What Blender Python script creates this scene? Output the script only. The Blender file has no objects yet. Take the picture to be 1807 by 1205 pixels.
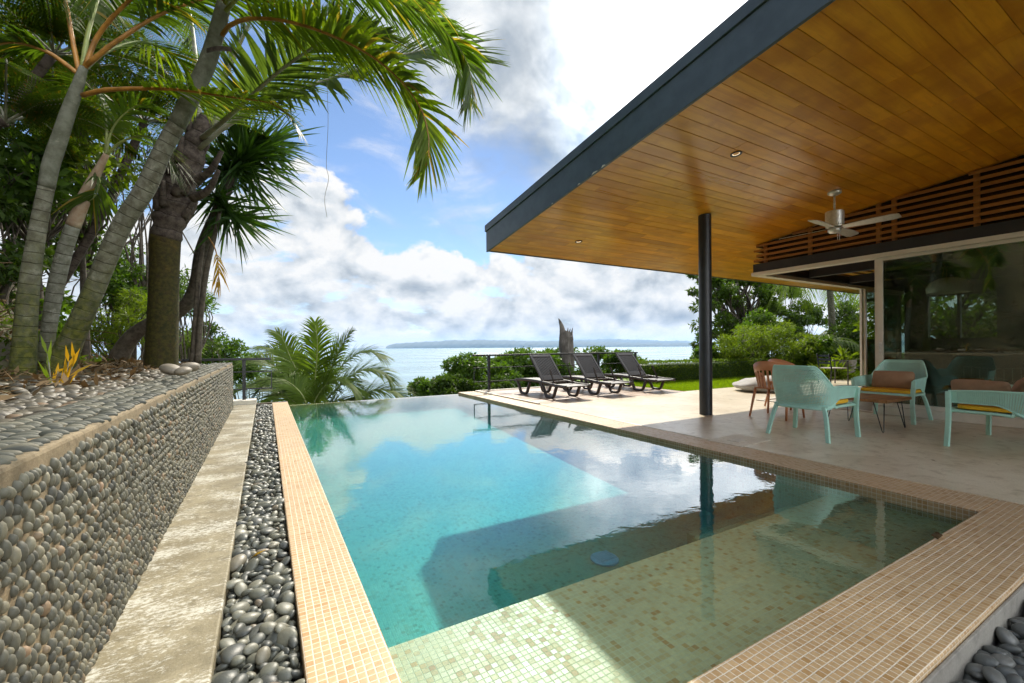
import bpy, bmesh, math, random
import numpy as np
from mathutils import Vector, Matrix

# ------------------------------------------------------------------ camera, world, sun, exposure
SC = bpy.context.scene
COL = SC.collection
FPX, YAW, HY, ROLL, EYE = 763.3, math.radians(29.68), 8.96, math.radians(0.38), 1.1
cam_data = bpy.data.cameras.new("camera"); cam = bpy.data.objects.new("camera", cam_data); COL.objects.link(cam)
cam_data.sensor_width = 36; cam_data.lens = FPX / 1807 * 36
cam_data.shift_y = HY / 1807
cam_data.clip_start = 0.05; cam_data.clip_end = 120000
cam.matrix_world = Matrix.Translation((0, 0, EYE)) @ Matrix.Rotation(-YAW, 4, 'Z') @ Matrix.Rotation(math.pi/2, 4, 'X') @ Matrix.Rotation(-ROLL, 4, 'Z')
SC.camera = cam

SUN_DIR = Vector((0.62, 0.96, 1.0)).normalized()
SUN_EL = math.asin(SUN_DIR.z); SUN_AZ = math.atan2(SUN_DIR.x, SUN_DIR.y)
SKY_STRENGTH, CLOUD_STRENGTH, SUN_STRENGTH = 0.050, 0.31, 2.05
SC.view_settings.view_transform = 'Standard'; SC.view_settings.look = 'None'
SC.view_settings.exposure = 1.6; SC.view_settings.gamma = 1.0; SC.view_settings.use_curve_mapping = False
SC.cycles.use_denoising = True
SC.cycles.max_bounces = 12; SC.cycles.diffuse_bounces = 5; SC.cycles.glossy_bounces = 5
SC.cycles.transmission_bounces = 6; SC.cycles.transparent_max_bounces = 24; SC.cycles.volume_bounces = 0
SC.cycles.caustics_reflective = False; SC.cycles.caustics_refractive = False
SC.cycles.sample_clamp_indirect = 6

sun_data = bpy.data.lights.new("sun", 'SUN'); sun_data.energy = SUN_STRENGTH; sun_data.angle = math.radians(0.55)
sun_data.color = (1.0, 0.92, 0.78)
sun = bpy.data.objects.new("sun", sun_data); COL.objects.link(sun)
sun.rotation_euler = SUN_DIR.to_track_quat('Z', 'Y').to_euler(); sun.location = SUN_DIR * 60


class NG:
    """small helper round a node tree"""
    def __init__(s, nt): s.nt = nt
    def n(s, typ, ins=None, **props):
        nd = s.nt.nodes.new(typ)
        for k, v in props.items(): setattr(nd, k, v)
        for k, v in (ins or {}).items():
            so = nd.inputs[k]
            if isinstance(v, bpy.types.NodeSocket): s.nt.links.new(v, so)
            else: so.default_value = v
        return nd
    def m(s, op, a, b=0.0, c=0.0, clamp=False):
        return s.n('ShaderNodeMath', {0: a, 1: b, 2: c}, operation=op, use_clamp=clamp).outputs[0]
    def v(s, op, a, b=(0, 0, 0)):
        nd = s.n('ShaderNodeVectorMath', {0: a}, operation=op)
        if op == 'SCALE':
            so = nd.inputs['Scale']
            if isinstance(b, bpy.types.NodeSocket): s.nt.links.new(b, so)
            else: so.default_value = b
        else:
            if isinstance(b, bpy.types.NodeSocket): s.nt.links.new(b, nd.inputs[1])
            else: nd.inputs[1].default_value = b
        return nd.outputs[0]
    def noise(s, vec, scale=5, detail=4, rough=0.5, dist=0.0):
        return s.n('ShaderNodeTexNoise', {'Vector': vec, 'Scale': scale, 'Detail': detail, 'Roughness': rough, 'Distortion': dist}).outputs[0]
    def ss(s, x, a, b, lo=0.0, hi=1.0):
        return s.n('ShaderNodeMapRange', {'Value': x, 'From Min': a, 'From Max': b, 'To Min': lo, 'To Max': hi}, interpolation_type='SMOOTHSTEP').outputs[0]
    def mix(s, f, a, b, mode='MIX'):
        nd = s.n('ShaderNodeMix', data_type='RGBA', blend_type=mode)
        for idx, val in ((0, f), (6, a), (7, b)):
            so = nd.inputs[idx]
            if isinstance(val, bpy.types.NodeSocket): s.nt.links.new(val, so)
            elif idx == 0: so.default_value = val
            else: so.default_value = (*val[:3], 1)
        return nd.outputs[2]
    def ramp(s, fac, stops):
        nd = s.n('ShaderNodeValToRGB', {'Fac': fac}); cr = nd.color_ramp
        while len(cr.elements) < len(stops): cr.elements.new(0.5)
        for e, (p, c) in zip(cr.elements, stops): e.position = p; e.color = (*c, 1)
        return nd.outputs[0]


def build_world():
    w = bpy.data.worlds.new("World"); SC.world = w; w.use_nodes = True
    nt = w.node_tree; nt.nodes.clear(); g = NG(nt)
    out = g.n('ShaderNodeOutputWorld')
    sky = g.n('ShaderNodeTexSky', sky_type='NISHITA', sun_disc=False, sun_elevation=SUN_EL, sun_rotation=SUN_AZ, altitude=1200, air_density=1.0, dust_density=0.15, ozone_density=3.0)
    bg_sky = g.n('ShaderNodeBackground', {'Color': sky.outputs[0], 'Strength': SKY_STRENGTH})
    d = g.v('NORMALIZE', g.n('ShaderNodeTexCoord').outputs['Generated'])
    sp = g.n('ShaderNodeSeparateXYZ', {0: d}); x, y, z = sp.outputs
    el = g.m('ARCSINE', z); az = g.m('ARCTAN2', x, y)
    # --- cumulus bank above the horizon
    pv = g.v('MULTIPLY', d, (1, 1, 1.45))
    def billow(vec):
        b = None
        for sc_, w_ in ((6.0, 0.34), (13.0, 0.19), (29.0, 0.07)):
            q = g.m('MULTIPLY', g.m('ABSOLUTE', g.m('SUBTRACT', g.noise(vec, sc_, 1.0, 0.5), 0.5)), 2.0*w_*2.2)
            b = q if b is None else g.m('ADD', b, q)
        return g.m('ADD', g.m('MULTIPLY', g.noise(vec, 4.2, 7, 0.56, 0.25), 0.62), g.m('MULTIPLY', g.m('SUBTRACT', 0.62, b), 0.52))
    n0 = g.noise(pv, 4.6, 10, 0.58, 0.2); n1 = billow(pv); n2 = billow(g.v('ADD', pv, (0.012, 0.02, 0.06)))
    left = g.ss(az, 0.02, 0.26, 0.085, 0.0)
    top = g.m('ADD', left, 0.225)
    far_left = g.ss(az, -0.9, -0.1, 0.0, 1.0)
    lowm = g.m('ADD', g.m('SUBTRACT', top, el), g.m('ADD', g.m('MULTIPLY', g.m('SUBTRACT', n0, 0.5), 0.55), g.m('MULTIPLY', g.m('SUBTRACT', n1, 0.5), 0.16)))
    maskL = g.ss(lowm, 0.0, 0.032)
    gaps = g.ss(g.noise(g.v('MULTIPLY', d, (1, 1, 3.0)), 5.5, 8, 0.6), 0.30, 0.42)
    maskL = g.m('MULTIPLY', maskL, g.m('MAXIMUM', gaps, 0.35))
    # --- high broken cloud sheet
    pu = g.v('MULTIPLY', d, (1, 1, 1.15))
    u1 = g.noise(pu, 2.6, 10, 0.58, 0.35)
    u2 = g.noise(g.v('ADD', pu, g.v('SCALE', SUN_DIR, 0.07)), 2.6, 5, 0.55, 0.35)
    edge = g.m('SUBTRACT', g.m('ADD', az, g.m('MULTIPLY', el, 0.9)), 0.70)
    zen = g.ss(el, 0.62, 0.9, 0.0, 0.16)
    um = g.m('ADD', g.m('ADD', g.m('MULTIPLY', edge, 0.9), zen), g.m('MULTIPLY', g.m('SUBTRACT', u1, 0.47), 0.9))
    maskU = g.ss(um, -0.02, 0.24)
    hi = g.ss(el, 0.16, 0.3)
    maskU = g.m('MULTIPLY', maskU, hi)
    back = g.ss(g.m('ABSOLUTE', az), 1.5, 2.2)
    # --- thin streaks
    cn = g.noise(g.v('MULTIPLY', g.v('ADD', d, g.v('SCALE', g.n('ShaderNodeTexNoise', {'Vector': d, 'Scale': 2.0}).outputs[1], 0.35)), (1.2, 1.2, 4.5)), 3.4, 8, 0.62)
    cir = g.m('MULTIPLY', g.ss(cn, 0.46, 0.78), g.m('MULTIPLY', hi, 0.55))
    mask = g.m('MAXIMUM', g.m('MAXIMUM', maskL, maskU), cir)
    # --- shading of the clouds: lit towards the sun, grey in the thick parts
    n0b = g.noise(g.v('ADD', pv, (0.006, 0.010, 0.034)), 4.6, 10, 0.58, 0.2)
    shL = g.m('ADD', g.m('ADD', g.m('MULTIPLY', g.m('SUBTRACT', n1, n2), 1.5), g.m('MULTIPLY', g.m('SUBTRACT', n0, n0b), 3.0)), 0.98)
    base = g.ss(g.noise(g.v('MULTIPLY', d, (1, 1, 4.0)), 3.3, 5, 0.55), 0.36, 0.60, 0.0, 1.0)
    shL = g.m('SUBTRACT', shL, g.m('MULTIPLY', base, g.ss(el, 0.03, 0.2, 0.26, 0.12)))
    shU = g.m('ADD', g.m('MULTIPLY', g.m('SUBTRACT', u1, u2), 2.8), 0.68)
    shU = g.m('SUBTRACT', shU, g.ss(g.noise(pu, 3.4, 6, 0.55, 0.5), 0.46, 0.66, 0.0, 0.50))
    useU = g.m('GREATER_THAN', maskU, maskL)
    sh = g.n('ShaderNodeMix', {0: useU, 2: shL, 3: shU}, data_type='FLOAT').outputs[0]
    sh = g.m('ADD', sh, g.ss(el, 0.0, 0.05, 0.12, 0.0))
    ccol = g.ramp(g.m('MULTIPLY', sh, 1.0, clamp=True), [(0.0, (0.27, 0.34, 0.43)), (0.45, (0.54, 0.60, 0.66)), (0.75, (0.83, 0.87, 0.90)), (1.0, (1.05, 1.04, 1.02))])
    glow = g.ss(g.n('ShaderNodeVectorMath', {0: d, 1: SUN_DIR}, operation='DOT_PRODUCT').outputs['Value'], 0.80, 1.0, 0.0, 0.03)
    behind = g.ss(g.m('ADD', g.m('MULTIPLY', x, -math.sin(YAW)), g.m('MULTIPLY', y, -math.cos(YAW))), -0.45, 0.3, 0.0, 1.9)   # extra cloud brightness added behind the camera to fill the shaded deck
    bright = g.m('MULTIPLY', g.m('MULTIPLY', g.ss(az, 0.55, 0.78), g.ss(az, 1.2, 1.7, 1.0, 0.0)), g.ss(el, 0.17, 0.30, 0.0, 0.75))   # brightness added to clouds hidden by the roof, whitens the pool reflection
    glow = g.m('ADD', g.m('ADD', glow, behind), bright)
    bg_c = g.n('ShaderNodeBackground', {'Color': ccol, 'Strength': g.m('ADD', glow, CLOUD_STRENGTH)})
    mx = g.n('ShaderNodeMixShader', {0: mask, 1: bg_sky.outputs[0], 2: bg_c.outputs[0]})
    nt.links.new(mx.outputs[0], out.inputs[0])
    w.cycles.sampling_method = 'MANUAL'; w.cycles.sample_map_resolution = 1024
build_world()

# ------------------------------------------------------------------ measuring helpers (survey of the photograph -> metres)
_F = np.array([math.sin(YAW), math.cos(YAW), 0]); _R = np.array([math.cos(YAW), -math.sin(YAW), 0]); _U = np.array([0, 0, 1.0]); _C = np.array([0, 0, EYE])
def ray(px, py):
    x, y = px - 903.5, py - 602.5
    c, s = math.cos(ROLL), math.sin(ROLL)
    x, y = c*x - s*y, s*x + c*y - HY
    return _F + _R*x/FPX - _U*y/FPX
def atd(px, py, d): return _C + ray(px, py)*d
def onz(px, py, z=0.0):
    r = ray(px, py); return _C + r*((z - EYE)/r[2])
def ony(px, py, Y):
    r = ray(px, py); return _C + r*(Y/r[1])

rng = np.random.default_rng(7)
random.seed(7)

# ------------------------------------------------------------------ materials
def new_mat(name):
    m = bpy.data.materials.new(name); m.use_nodes = True
    nt = m.node_tree; nt.nodes.clear(); g = NG(nt)
    out = g.n('ShaderNodeOutputMaterial')
    return m, g, out
def principled(g, out, **ins):
    p = g.n('ShaderNodeBsdfPrincipled', {k.replace('_', ' '): v for k, v in ins.items()})
    g.nt.links.new(p.outputs[0], out.inputs[0]); return p
def c4(c): return (*c, 1.0)
def obj_co(g): return g.n('ShaderNodeTexCoord').outputs['Object']
def geo_pos(g): return g.n('ShaderNodeNewGeometry').outputs['Position']

def paint(name, col, rough=0.5, var=0.15, scale=9.0, metal=0.0, bump=0.0, bscale=60, spec=0.5):
    m, g, out = new_mat(name)
    co = obj_co(g)
    n = g.noise(co, scale, 5, 0.6)
    dark = tuple(c*(1-var) for c in col); lite = tuple(min(1, c*(1+var)) for c in col)
    colr = g.mix(g.ss(n, 0.3, 0.7), dark, lite)
    r = g.m('ADD', rough - 0.08, g.m('MULTIPLY', g.noise(co, scale*2.3, 3), 0.16))
    p = principled(g, out, Base_Color=colr, Roughness=r, Metallic=metal, Specular_IOR_Level=spec)
    if bump:
        b = g.n('ShaderNodeBump', {'Height': g.noise(co, bscale, 4, 0.6), 'Strength': bump, 'Distance': 0.004})
        g.nt.links.new(b.outputs[0], p.inputs['Normal'])
    return m

def leaf_mat(name, c1, c2, trans=0.45, rough=0.42, tc=None, dry=None, dryamt=0.0):
    m, g, out = new_mat(name)
    c1 = tuple(c*0.78 for c in c1); c2 = tuple(c*0.78 for c in c2)
    geo = g.n('ShaderNodeNewGeometry'); r = geo.outputs['Random Per Island']
    n = g.noise(geo.outputs['Position'], 2.2, 4, 0.6)
    f = g.m('ADD', g.m('MULTIPLY', r, 0.6), g.m('MULTIPLY', g.ss(n, 0.3, 0.7), 0.5), clamp=True)
    col = g.mix(f, c1, c2)
    if dry is not None:
        col = g.mix(g.m('MULTIPLY', g.m('GREATER_THAN', g.m('FRACT', g.m('MULTIPLY', r, 7.31)), 1.0 - dryamt), 0.9), col, dry)
    p = g.n('ShaderNodeBsdfPrincipled', {'Base Color': col, 'Roughness': rough + 0.12, 'Specular IOR Level': 0.18})
    tcol = g.mix(1.0, col, tc or (2.1, 2.25, 0.5), 'MULTIPLY')
    t = g.n('ShaderNodeBsdfTranslucent', {'Color': tcol})
    mx = g.n('ShaderNodeMixShader', {0: trans, 1: p.outputs[0], 2: t.outputs[0]})
    g.nt.links.new(mx.outputs[0], out.inputs[0])
    return m

def stone_mat(name, stops, rough=0.55, nscale=18):
    m, g, out = new_mat(name)
    geo = g.n('ShaderNodeNewGeometry'); r = geo.outputs['Random Per Island']
    col = g.ramp(r, stops)
    n = g.noise(geo.outputs['Position'], nscale, 6, 0.65)
    col = g.mix(1.0, col, g.ramp(n, [(0.25, (0.72, 0.72, 0.70)), (0.75, (1.2, 1.2, 1.18))]), 'MULTIPLY')
    p = principled(g, out, Base_Color=col, Roughness=g.m('ADD', rough - 0.1, g.m('MULTIPLY', n, 0.2)), Specular_IOR_Level=0.45)
    b = g.n('ShaderNodeBump', {'Height': g.noise(geo.outputs['Position'], 160, 4, 0.6), 'Strength': 0.25, 'Distance': 0.003})
    g.nt.links.new(b.outputs[0], p.inputs['Normal'])
    return m

def tile_mat(name, size, stops, grout, rough=0.35, gw=0.055, wob=0.02):
    m, g, out = new_mat(name)
    geo = g.n('ShaderNodeNewGeometry'); pos = geo.outputs['Position']; nor = geo.outputs['Normal']
    wv = g.n('ShaderNodeTexNoise', {'Vector': pos, 'Scale': 3.0, 'Detail': 2}).outputs[1]
    q = g.v('ADD', g.v('SCALE', pos, 1.0/size), g.v('SCALE', wv, wob*14))
    q = g.v('ADD', q, (0.013, 0.017, 0.31))
    cell = g.v('FLOOR', q); fr = g.v('FRACTION', q)
    wn = g.n('ShaderNodeTexWhiteNoise', {'Vector': cell}, noise_dimensions='3D')
    col = g.ramp(wn.outputs[0], stops)
    col = g.mix(1.0, col, g.ramp(g.noise(pos, 55, 4, 0.6), [(0.3, (0.86, 0.85, 0.83)), (0.7, (1.1, 1.1, 1.1))]), 'MULTIPLY')
    col = g.mix(1.0, col, g.ramp(g.noise(pos, 1.6, 4, 0.6), [(0.3, (0.86, 0.86, 0.86)), (0.7, (1.08, 1.08, 1.08))]), 'MULTIPLY')
    fs = g.n('ShaderNodeSeparateXYZ', {0: fr}).outputs; ns = g.n('ShaderNodeSeparateXYZ', {0: nor}).outputs
    mask = None; hgt = None
    for i in range(3):
        e = g.m('SUBTRACT', 0.5, g.m('ABSOLUTE', g.m('SUBTRACT', fs[i], 0.5)))     # 0 at the joint
        flat = g.m('GREATER_THAN', g.m('ABSOLUTE', ns[i]), 0.6)
        e = g.m('ADD', e, flat)
        mask = e if mask is None else g.m('MINIMUM', mask, e)
    gm = g.ss(mask, gw*0.7, gw*1.35, 1.0, 0.0)
    gcol = g.mix(g.ss(g.noise(pos, 2.1, 3), 0.35, 0.65), grout, tuple(c*0.8 for c in grout))
    fin = g.mix(gm, col, gcol)
    rr = g.m('ADD', g.m('MULTIPLY', gm, 0.4), g.m('ADD', rough, g.m('MULTIPLY', wn.outputs[0], 0.15)))
    p = principled(g, out, Base_Color=fin, Roughness=rr)
    b = g.n('ShaderNodeBump', {'Height': g.ss(mask, 0.0, gw*2.2), 'Strength': 0.5, 'Distance': 0.0016})
    g.nt.links.new(b.outputs[0], p.inputs['Normal'])
    return m

def concrete_mat(name, c1, c2, c3, rough=0.4, scale=1.3, bump=0.15, white=0.0):
    m, g, out = new_mat(name)
    pos = geo_pos(g)
    n1 = g.noise(pos, scale, 8, 0.62, 0.6); n2 = g.noise(pos, scale*5.5, 7, 0.65, 0.4); n3 = g.noise(pos, 90, 4, 0.6)
    col = g.mix(g.ss(n1, 0.33, 0.66), c1, c2)
    col = g.mix(g.m('MULTIPLY', g.ss(n2, 0.48, 0.72), 0.75), col, c3)
    col = g.mix(1.0, col, g.ramp(n3, [(0.3, (0.86, 0.86, 0.86)), (0.7, (1.1, 1.1, 1.1))]), 'MULTIPLY')
    if white:
        col = g.mix(g.m('MULTIPLY', g.ss(g.m('ADD', g.m('MULTIPLY', g.noise(g.v('MULTIPLY', pos, (1.0, 1.6, 1.0)), 2.6, 6, 0.6, 0.3), 0.42), g.m('MULTIPLY', g.noise(g.v('MULTIPLY', pos, (1.0, 1.8, 1.0)), 34, 6, 0.78, 0.2), 0.58)), 0.49, 0.585), white), col, (0.62, 0.60, 0.52))
    rr = g.m('ADD', rough - 0.14, g.m('MULTIPLY', n2, 0.28))
    p = principled(g, out, Base_Color=col, Roughness=rr)
    h = g.m('ADD', g.m('MULTIPLY', n2, 0.7), g.m('MULTIPLY', n3, 0.3))
    b = g.n('ShaderNodeBump', {'Height': h, 'Strength': bump, 'Distance': 0.006})
    g.nt.links.new(b.outputs[0], p.inputs['Normal'])
    return m

def wood_mat(name, c1, c2, c3, axis='x', rough=0.32, scale=3.0, coat=0.0):
    m, g, out = new_mat(name)
    geo = g.n('ShaderNodeNewGeometry'); r = geo.outputs['Random Per Island']; pos = obj_co(g)
    off = g.n('ShaderNodeCombineXYZ', {0: g.m('MULTIPLY', r, 37.0), 1: g.m('MULTIPLY', r, 91.0), 2: g.m('MULTIPLY', r, 17.0)}).outputs[0]
    st = {'x': (0.22, 3.0, 3.0), 'y': (3.0, 0.22, 3.0), 'z': (3.0, 3.0, 0.22)}[axis]
    q = g.v('ADD', g.v('MULTIPLY', pos, st), off)
    n = g.noise(q, scale, 8, 0.62, 0.5); n2 = g.noise(q, scale*7, 5, 0.6); big = g.noise(g.v('ADD', pos, off), 2.2, 4, 0.55)
    col = g.mix(g.ss(n, 0.33, 0.67), c1, c2)
    col = g.mix(g.m('MULTIPLY', g.ss(big, 0.42, 0.68), 0.7), col, c3)
    tone = g.ramp(r, [(0.0, (0.86, 0.84, 0.82)), (0.5, (1.0, 1.0, 1.0)), (1.0, (1.10, 1.08, 1.04))])
    col = g.mix(1.0, col, tone, 'MULTIPLY')
    col = g.mix(g.m('MULTIPLY', g.ss(n2, 0.56, 0.72), 0.22), col, tuple(c*0.55 for c in c1))
    p = principled(g, out, Base_Color=col, Roughness=g.m('ADD', rough - 0.07, g.m('MULTIPLY', n, 0.14)), Coat_Weight=coat, Coat_Roughness=0.15)
    b = g.n('ShaderNodeBump', {'Height': n2, 'Strength': 0.08, 'Distance': 0.002})
    g.nt.links.new(b.outputs[0], p.inputs['Normal'])
    return m

def trunk_mat(name, c1, c2, ringc, moss=(0.038, 0.044, 0.008), moss_lo=0.9, moss_hi=2.2, pitch=0.11, ring=1.0):
    m, g, out = new_mat(name)
    a = g.n('ShaderNodeAttribute', attribute_name='along').outputs['Fac']; pos = geo_pos(g)
    n = g.noise(pos, 14, 6, 0.65); nb = g.noise(pos, 4.5, 5, 0.6)
    q = g.m('ADD', g.m('DIVIDE', a, pitch), g.m('MULTIPLY', nb, 0.55))
    e = g.m('ABSOLUTE', g.m('SUBTRACT', g.m('FRACT', q), 0.5))
    rg = g.m('MULTIPLY', g.ss(e, 0.435, 0.49), ring)
    col = g.mix(g.ss(n, 0.32, 0.68), c1, c2)
    blot = g.ss(g.noise(pos, 9, 5, 0.7), 0.56, 0.68)
    col = g.mix(g.m('MULTIPLY', blot, 0.5), col, tuple(min(1, c*1.6) for c in c2))
    col = g.mix(rg, col, ringc)
    z = g.n('ShaderNodeSeparateXYZ', {0: pos}).outputs[2]
    mo = g.m('MULTIPLY', g.ss(g.m('ADD', z, g.m('MULTIPLY', g.m('SUBTRACT', nb, 0.5), 1.9)), moss_lo, moss_hi, 1.0, 0.0), g.ss(n, 0.30, 0.5))
    mc = g.mix(g.ss(g.noise(pos, 24, 4), 0.35, 0.65), moss, (moss[0]*2.3, moss[1]*2.0, moss[2]*1.6))
    col = g.mix(mo, col, mc)
    p = principled(g, out, Base_Color=col, Roughness=0.8, Specular_IOR_Level=0.25)
    h = g.m('SUBTRACT', g.m('MULTIPLY', g.noise(pos, 45, 6, 0.7), 0.6), rg)
    b = g.n('ShaderNodeBump', {'Height': h, 'Strength': 0.7, 'Distance': 0.012})
    g.nt.links.new(b.outputs[0], p.inputs['Normal'])
    return m

M = {}
M['concrete'] = concrete_mat('deck_concrete', (0.59, 0.50, 0.35), (0.73, 0.65, 0.50), (0.40, 0.32, 0.20), 0.32, 1.1, 0.12)
M['strip'] = concrete_mat('strip_concrete', (0.165, 0.135, 0.075), (0.25, 0.21, 0.125), (0.11, 0.09, 0.048), 0.62, 2.4, 0.8, 0.62)
M['render'] = paint('plaster_cream', (0.62, 0.57, 0.47), 0.7, 0.1)
M['curb'] = concrete_mat('coping_side', (0.22, 0.20, 0.17), (0.30, 0.28, 0.24), (0.15, 0.14, 0.12), 0.7)
M['cop_tile'] = tile_mat('coping_mosaic', 0.0295, [(0.0, (0.46, 0.295, 0.140)), (0.4, (0.50, 0.33, 0.165)), (0.8, (0.44, 0.27, 0.12)), (0.94, (0.38, 0.215, 0.075)), (1.0, (0.53, 0.37, 0.20))], (0.68, 0.58, 0.44), 0.36, 0.06)
M['pool_tile'] = tile_mat('pool_mosaic', 0.027, [(0.0, (0.37, 0.325, 0.15)), (0.6, (0.41, 0.36, 0.175)), (0.7, (0.38, 0.305, 0.125)), (0.86, (0.36, 0.275, 0.105)), (0.95, (0.34, 0.21, 0.05)), (1.0, (0.28, 0.15, 0.03))], (0.42, 0.43, 0.27), 0.4, 0.045)
M['floor_tile'] = tile_mat('terrace_tile', 0.45, [(0.0, (0.30, 0.19, 0.12)), (0.5, (0.36, 0.24, 0.16)), (1.0, (0.33, 0.22, 0.15))], (0.22, 0.17, 0.13), 0.3, 0.008, 0.0)
M['pebble'] = stone_mat('river_pebble', [(0.0, (0.05, 0.052, 0.046)), (0.35, (0.092, 0.094, 0.078)), (0.65, (0.13, 0.128, 0.098)), (0.92, (0.18, 0.17, 0.125)), (1.0, (0.12, 0.085, 0.055))], 0.45)
M['darkpebble'] = stone_mat('dark_pebble', [(0.0, (0.05, 0.055, 0.055)), (0.5, (0.09, 0.095, 0.09)), (1.0, (0.13, 0.13, 0.12))], 0.45)
M['wallpebble'] = stone_mat('wall_pebble', [(0.0, (0.058, 0.056, 0.043)), (0.4, (0.098, 0.093, 0.067)), (0.75, (0.142, 0.131, 0.09)), (0.95, (0.19, 0.168, 0.112)), (1.0, (0.22, 0.135, 0.075))], 0.62)
M['shadepebble'] = stone_mat('shaded_wall_pebble', [(0.0, (0.045, 0.046, 0.036)), (0.4, (0.075, 0.074, 0.055)), (0.75, (0.105, 0.10, 0.072)), (1.0, (0.135, 0.122, 0.085))], 0.66)  # darker copy of the wall pebbles, palm shade put into the tone
M['bedpebble'] = stone_mat('bed_pebble', [(0.0, (0.035, 0.029, 0.020)), (0.4, (0.068, 0.057, 0.038)), (0.8, (0.115, 0.098, 0.068)), (1.0, (0.14, 0.09, 0.05))], 0.55)
M['boulder'] = stone_mat('pale_stone', [(0.0, (0.13, 0.105, 0.075)), (1.0, (0.18, 0.15, 0.11))], 0.6, 7)
M['mortar'] = concrete_mat('mortar', (0.16, 0.12, 0.065), (0.23, 0.175, 0.10), (0.10, 0.072, 0.038), 0.85, 6, 0.9)
M['soil'] = concrete_mat('bed_soil', (0.055, 0.040, 0.022), (0.10, 0.075, 0.042), (0.035, 0.030, 0.012), 0.9, 3.5, 1.0)
M['bank'] = concrete_mat('bank_soil', (0.045, 0.036, 0.016), (0.085, 0.065, 0.028), (0.05, 0.062, 0.010), 0.92, 2.2, 1.0)
M['hill'] = concrete_mat('hill_green', (0.035, 0.055, 0.012), (0.055, 0.085, 0.018), (0.025, 0.035, 0.01), 0.9, 0.3, 0.8)
M['lawn'] = concrete_mat('lawn_green', (0.12, 0.19, 0.015), (0.17, 0.25, 0.02), (0.09, 0.14, 0.012), 0.9, 1.6, 0.5)
M['far'] = concrete_mat('far_hill', (0.03, 0.045, 0.03), (0.04, 0.055, 0.035), (0.025, 0.04, 0.03), 0.95, 0.002, 0.0)
M['slate'] = paint('slate_paint', (0.066, 0.090, 0.106), 0.42, 0.14, 5, bump=0.05)
M['black'] = paint('dark_steel', (0.016, 0.020, 0.026), 0.38, 0.2, 6)
M['beam'] = paint('dark_beam', (0.022, 0.022, 0.026), 0.5, 0.2, 4)
M['railmetal'] = paint('rail_metal', (0.010, 0.011, 0.012), 0.4, 0.2, 6)
M['alu'] = paint('cream_frame', (0.66, 0.62, 0.54), 0.4, 0.06, 5)
M['steel'] = paint('brushed_steel', (0.66, 0.64, 0.59), 0.38, 0.1, 30, metal=0.6)
M['soffit'] = wood_mat('soffit_board', (0.60, 0.235, 0.010), (0.80, 0.37, 0.020), (0.50, 0.180, 0.006), 'x', 0.30, 2.6, 0.3)
M['slatwood'] = wood_mat('slat_wood', (0.26, 0.105, 0.022), (0.36, 0.15, 0.032), (0.30, 0.12, 0.025), 'y', 0.45)
M['tablewood'] = wood_mat('table_wood', (0.20, 0.09, 0.03), (0.42, 0.22, 0.09), (0.27, 0.12, 0.04), 'x', 0.4, 4)
M['terracotta'] = paint('terracotta_resin', (0.50, 0.215, 0.10), 0.45, 0.1, 7)
M['aqua'] = paint('aqua_resin', (0.385, 0.655, 0.56), 0.42, 0.08, 6, spec=0.45)
M['yellow'] = paint('yellow_fabric', (0.72, 0.40, 0.018), 0.85, 0.08, 12, bump=0.3, bscale=400)
M['brown'] = paint('brown_fabric', (0.33, 0.20, 0.115), 0.9, 0.1, 8, bump=0.35, bscale=300)
M['greyfab'] = paint('grey_fabric', (0.42, 0.41, 0.39), 0.9, 0.1, 8, bump=0.35, bscale=300)
M['darkfab'] = paint('dark_fabric', (0.07, 0.07, 0.075), 0.9, 0.2, 8)
M['lounger'] = paint('brown_resin', (0.046, 0.035, 0.029), 0.42, 0.15, 7)
M['deadwood'] = wood_mat('dead_wood', (0.075, 0.06, 0.048), (0.14, 0.12, 0.10), (0.035, 0.027, 0.02), 'z', 0.85, 6)
M['bark'] = trunk_mat('tree_bark', (0.05, 0.04, 0.03), (0.11, 0.09, 0.065), (0.03, 0.025, 0.02), ring=0.0, moss_lo=0.2, moss_hi=1.2)
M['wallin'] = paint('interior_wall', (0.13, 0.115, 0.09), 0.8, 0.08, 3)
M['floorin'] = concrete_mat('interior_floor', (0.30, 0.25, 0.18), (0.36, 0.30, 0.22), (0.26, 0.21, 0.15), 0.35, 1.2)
M['lampglass'] = paint('opal_shade', (0.85, 0.80, 0.66), 0.25, 0.04, 5)
m_, g_, o_ = new_mat('downlight_lens')      # a small lit lamp
p_ = principled(g_, o_, Base_Color=c4((0.8, 0.76, 0.68)), Roughness=0.3, Emission_Color=c4((1.0, 0.80, 0.55)), Emission_Strength=0.35)
M['downlens'] = m_
M['petiole_o'] = paint('orange_petiole', (0.30, 0.135, 0.022), 0.5, 0.35, 9)
M['petiole_g'] = paint('green_petiole', (0.17, 0.19, 0.045), 0.5, 0.3, 9)
M['petiole_y'] = paint('grey_petiole', (0.20, 0.19, 0.135), 0.6, 0.25, 9)
M['fibre'] = trunk_mat('palm_fibre', (0.035, 0.024, 0.018), (0.095, 0.072, 0.056), (0.018, 0.012, 0.009), ring=0.5, pitch=0.2, moss_lo=-1, moss_hi=-0.5)
M['trunkA'] = trunk_mat('ring_trunk', (0.075, 0.068, 0.042), (0.165, 0.158, 0.115), (0.028, 0.021, 0.010), pitch=0.095, ring=0.75, moss_lo=1.0, moss_hi=2.4)
M['trunkB'] = trunk_mat('pale_ring_trunk', (0.11, 0.105, 0.072), (0.21, 0.205, 0.16), (0.05, 0.04, 0.022), moss_lo=0.7, moss_hi=1.6, pitch=0.10, ring=0.8)
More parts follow.
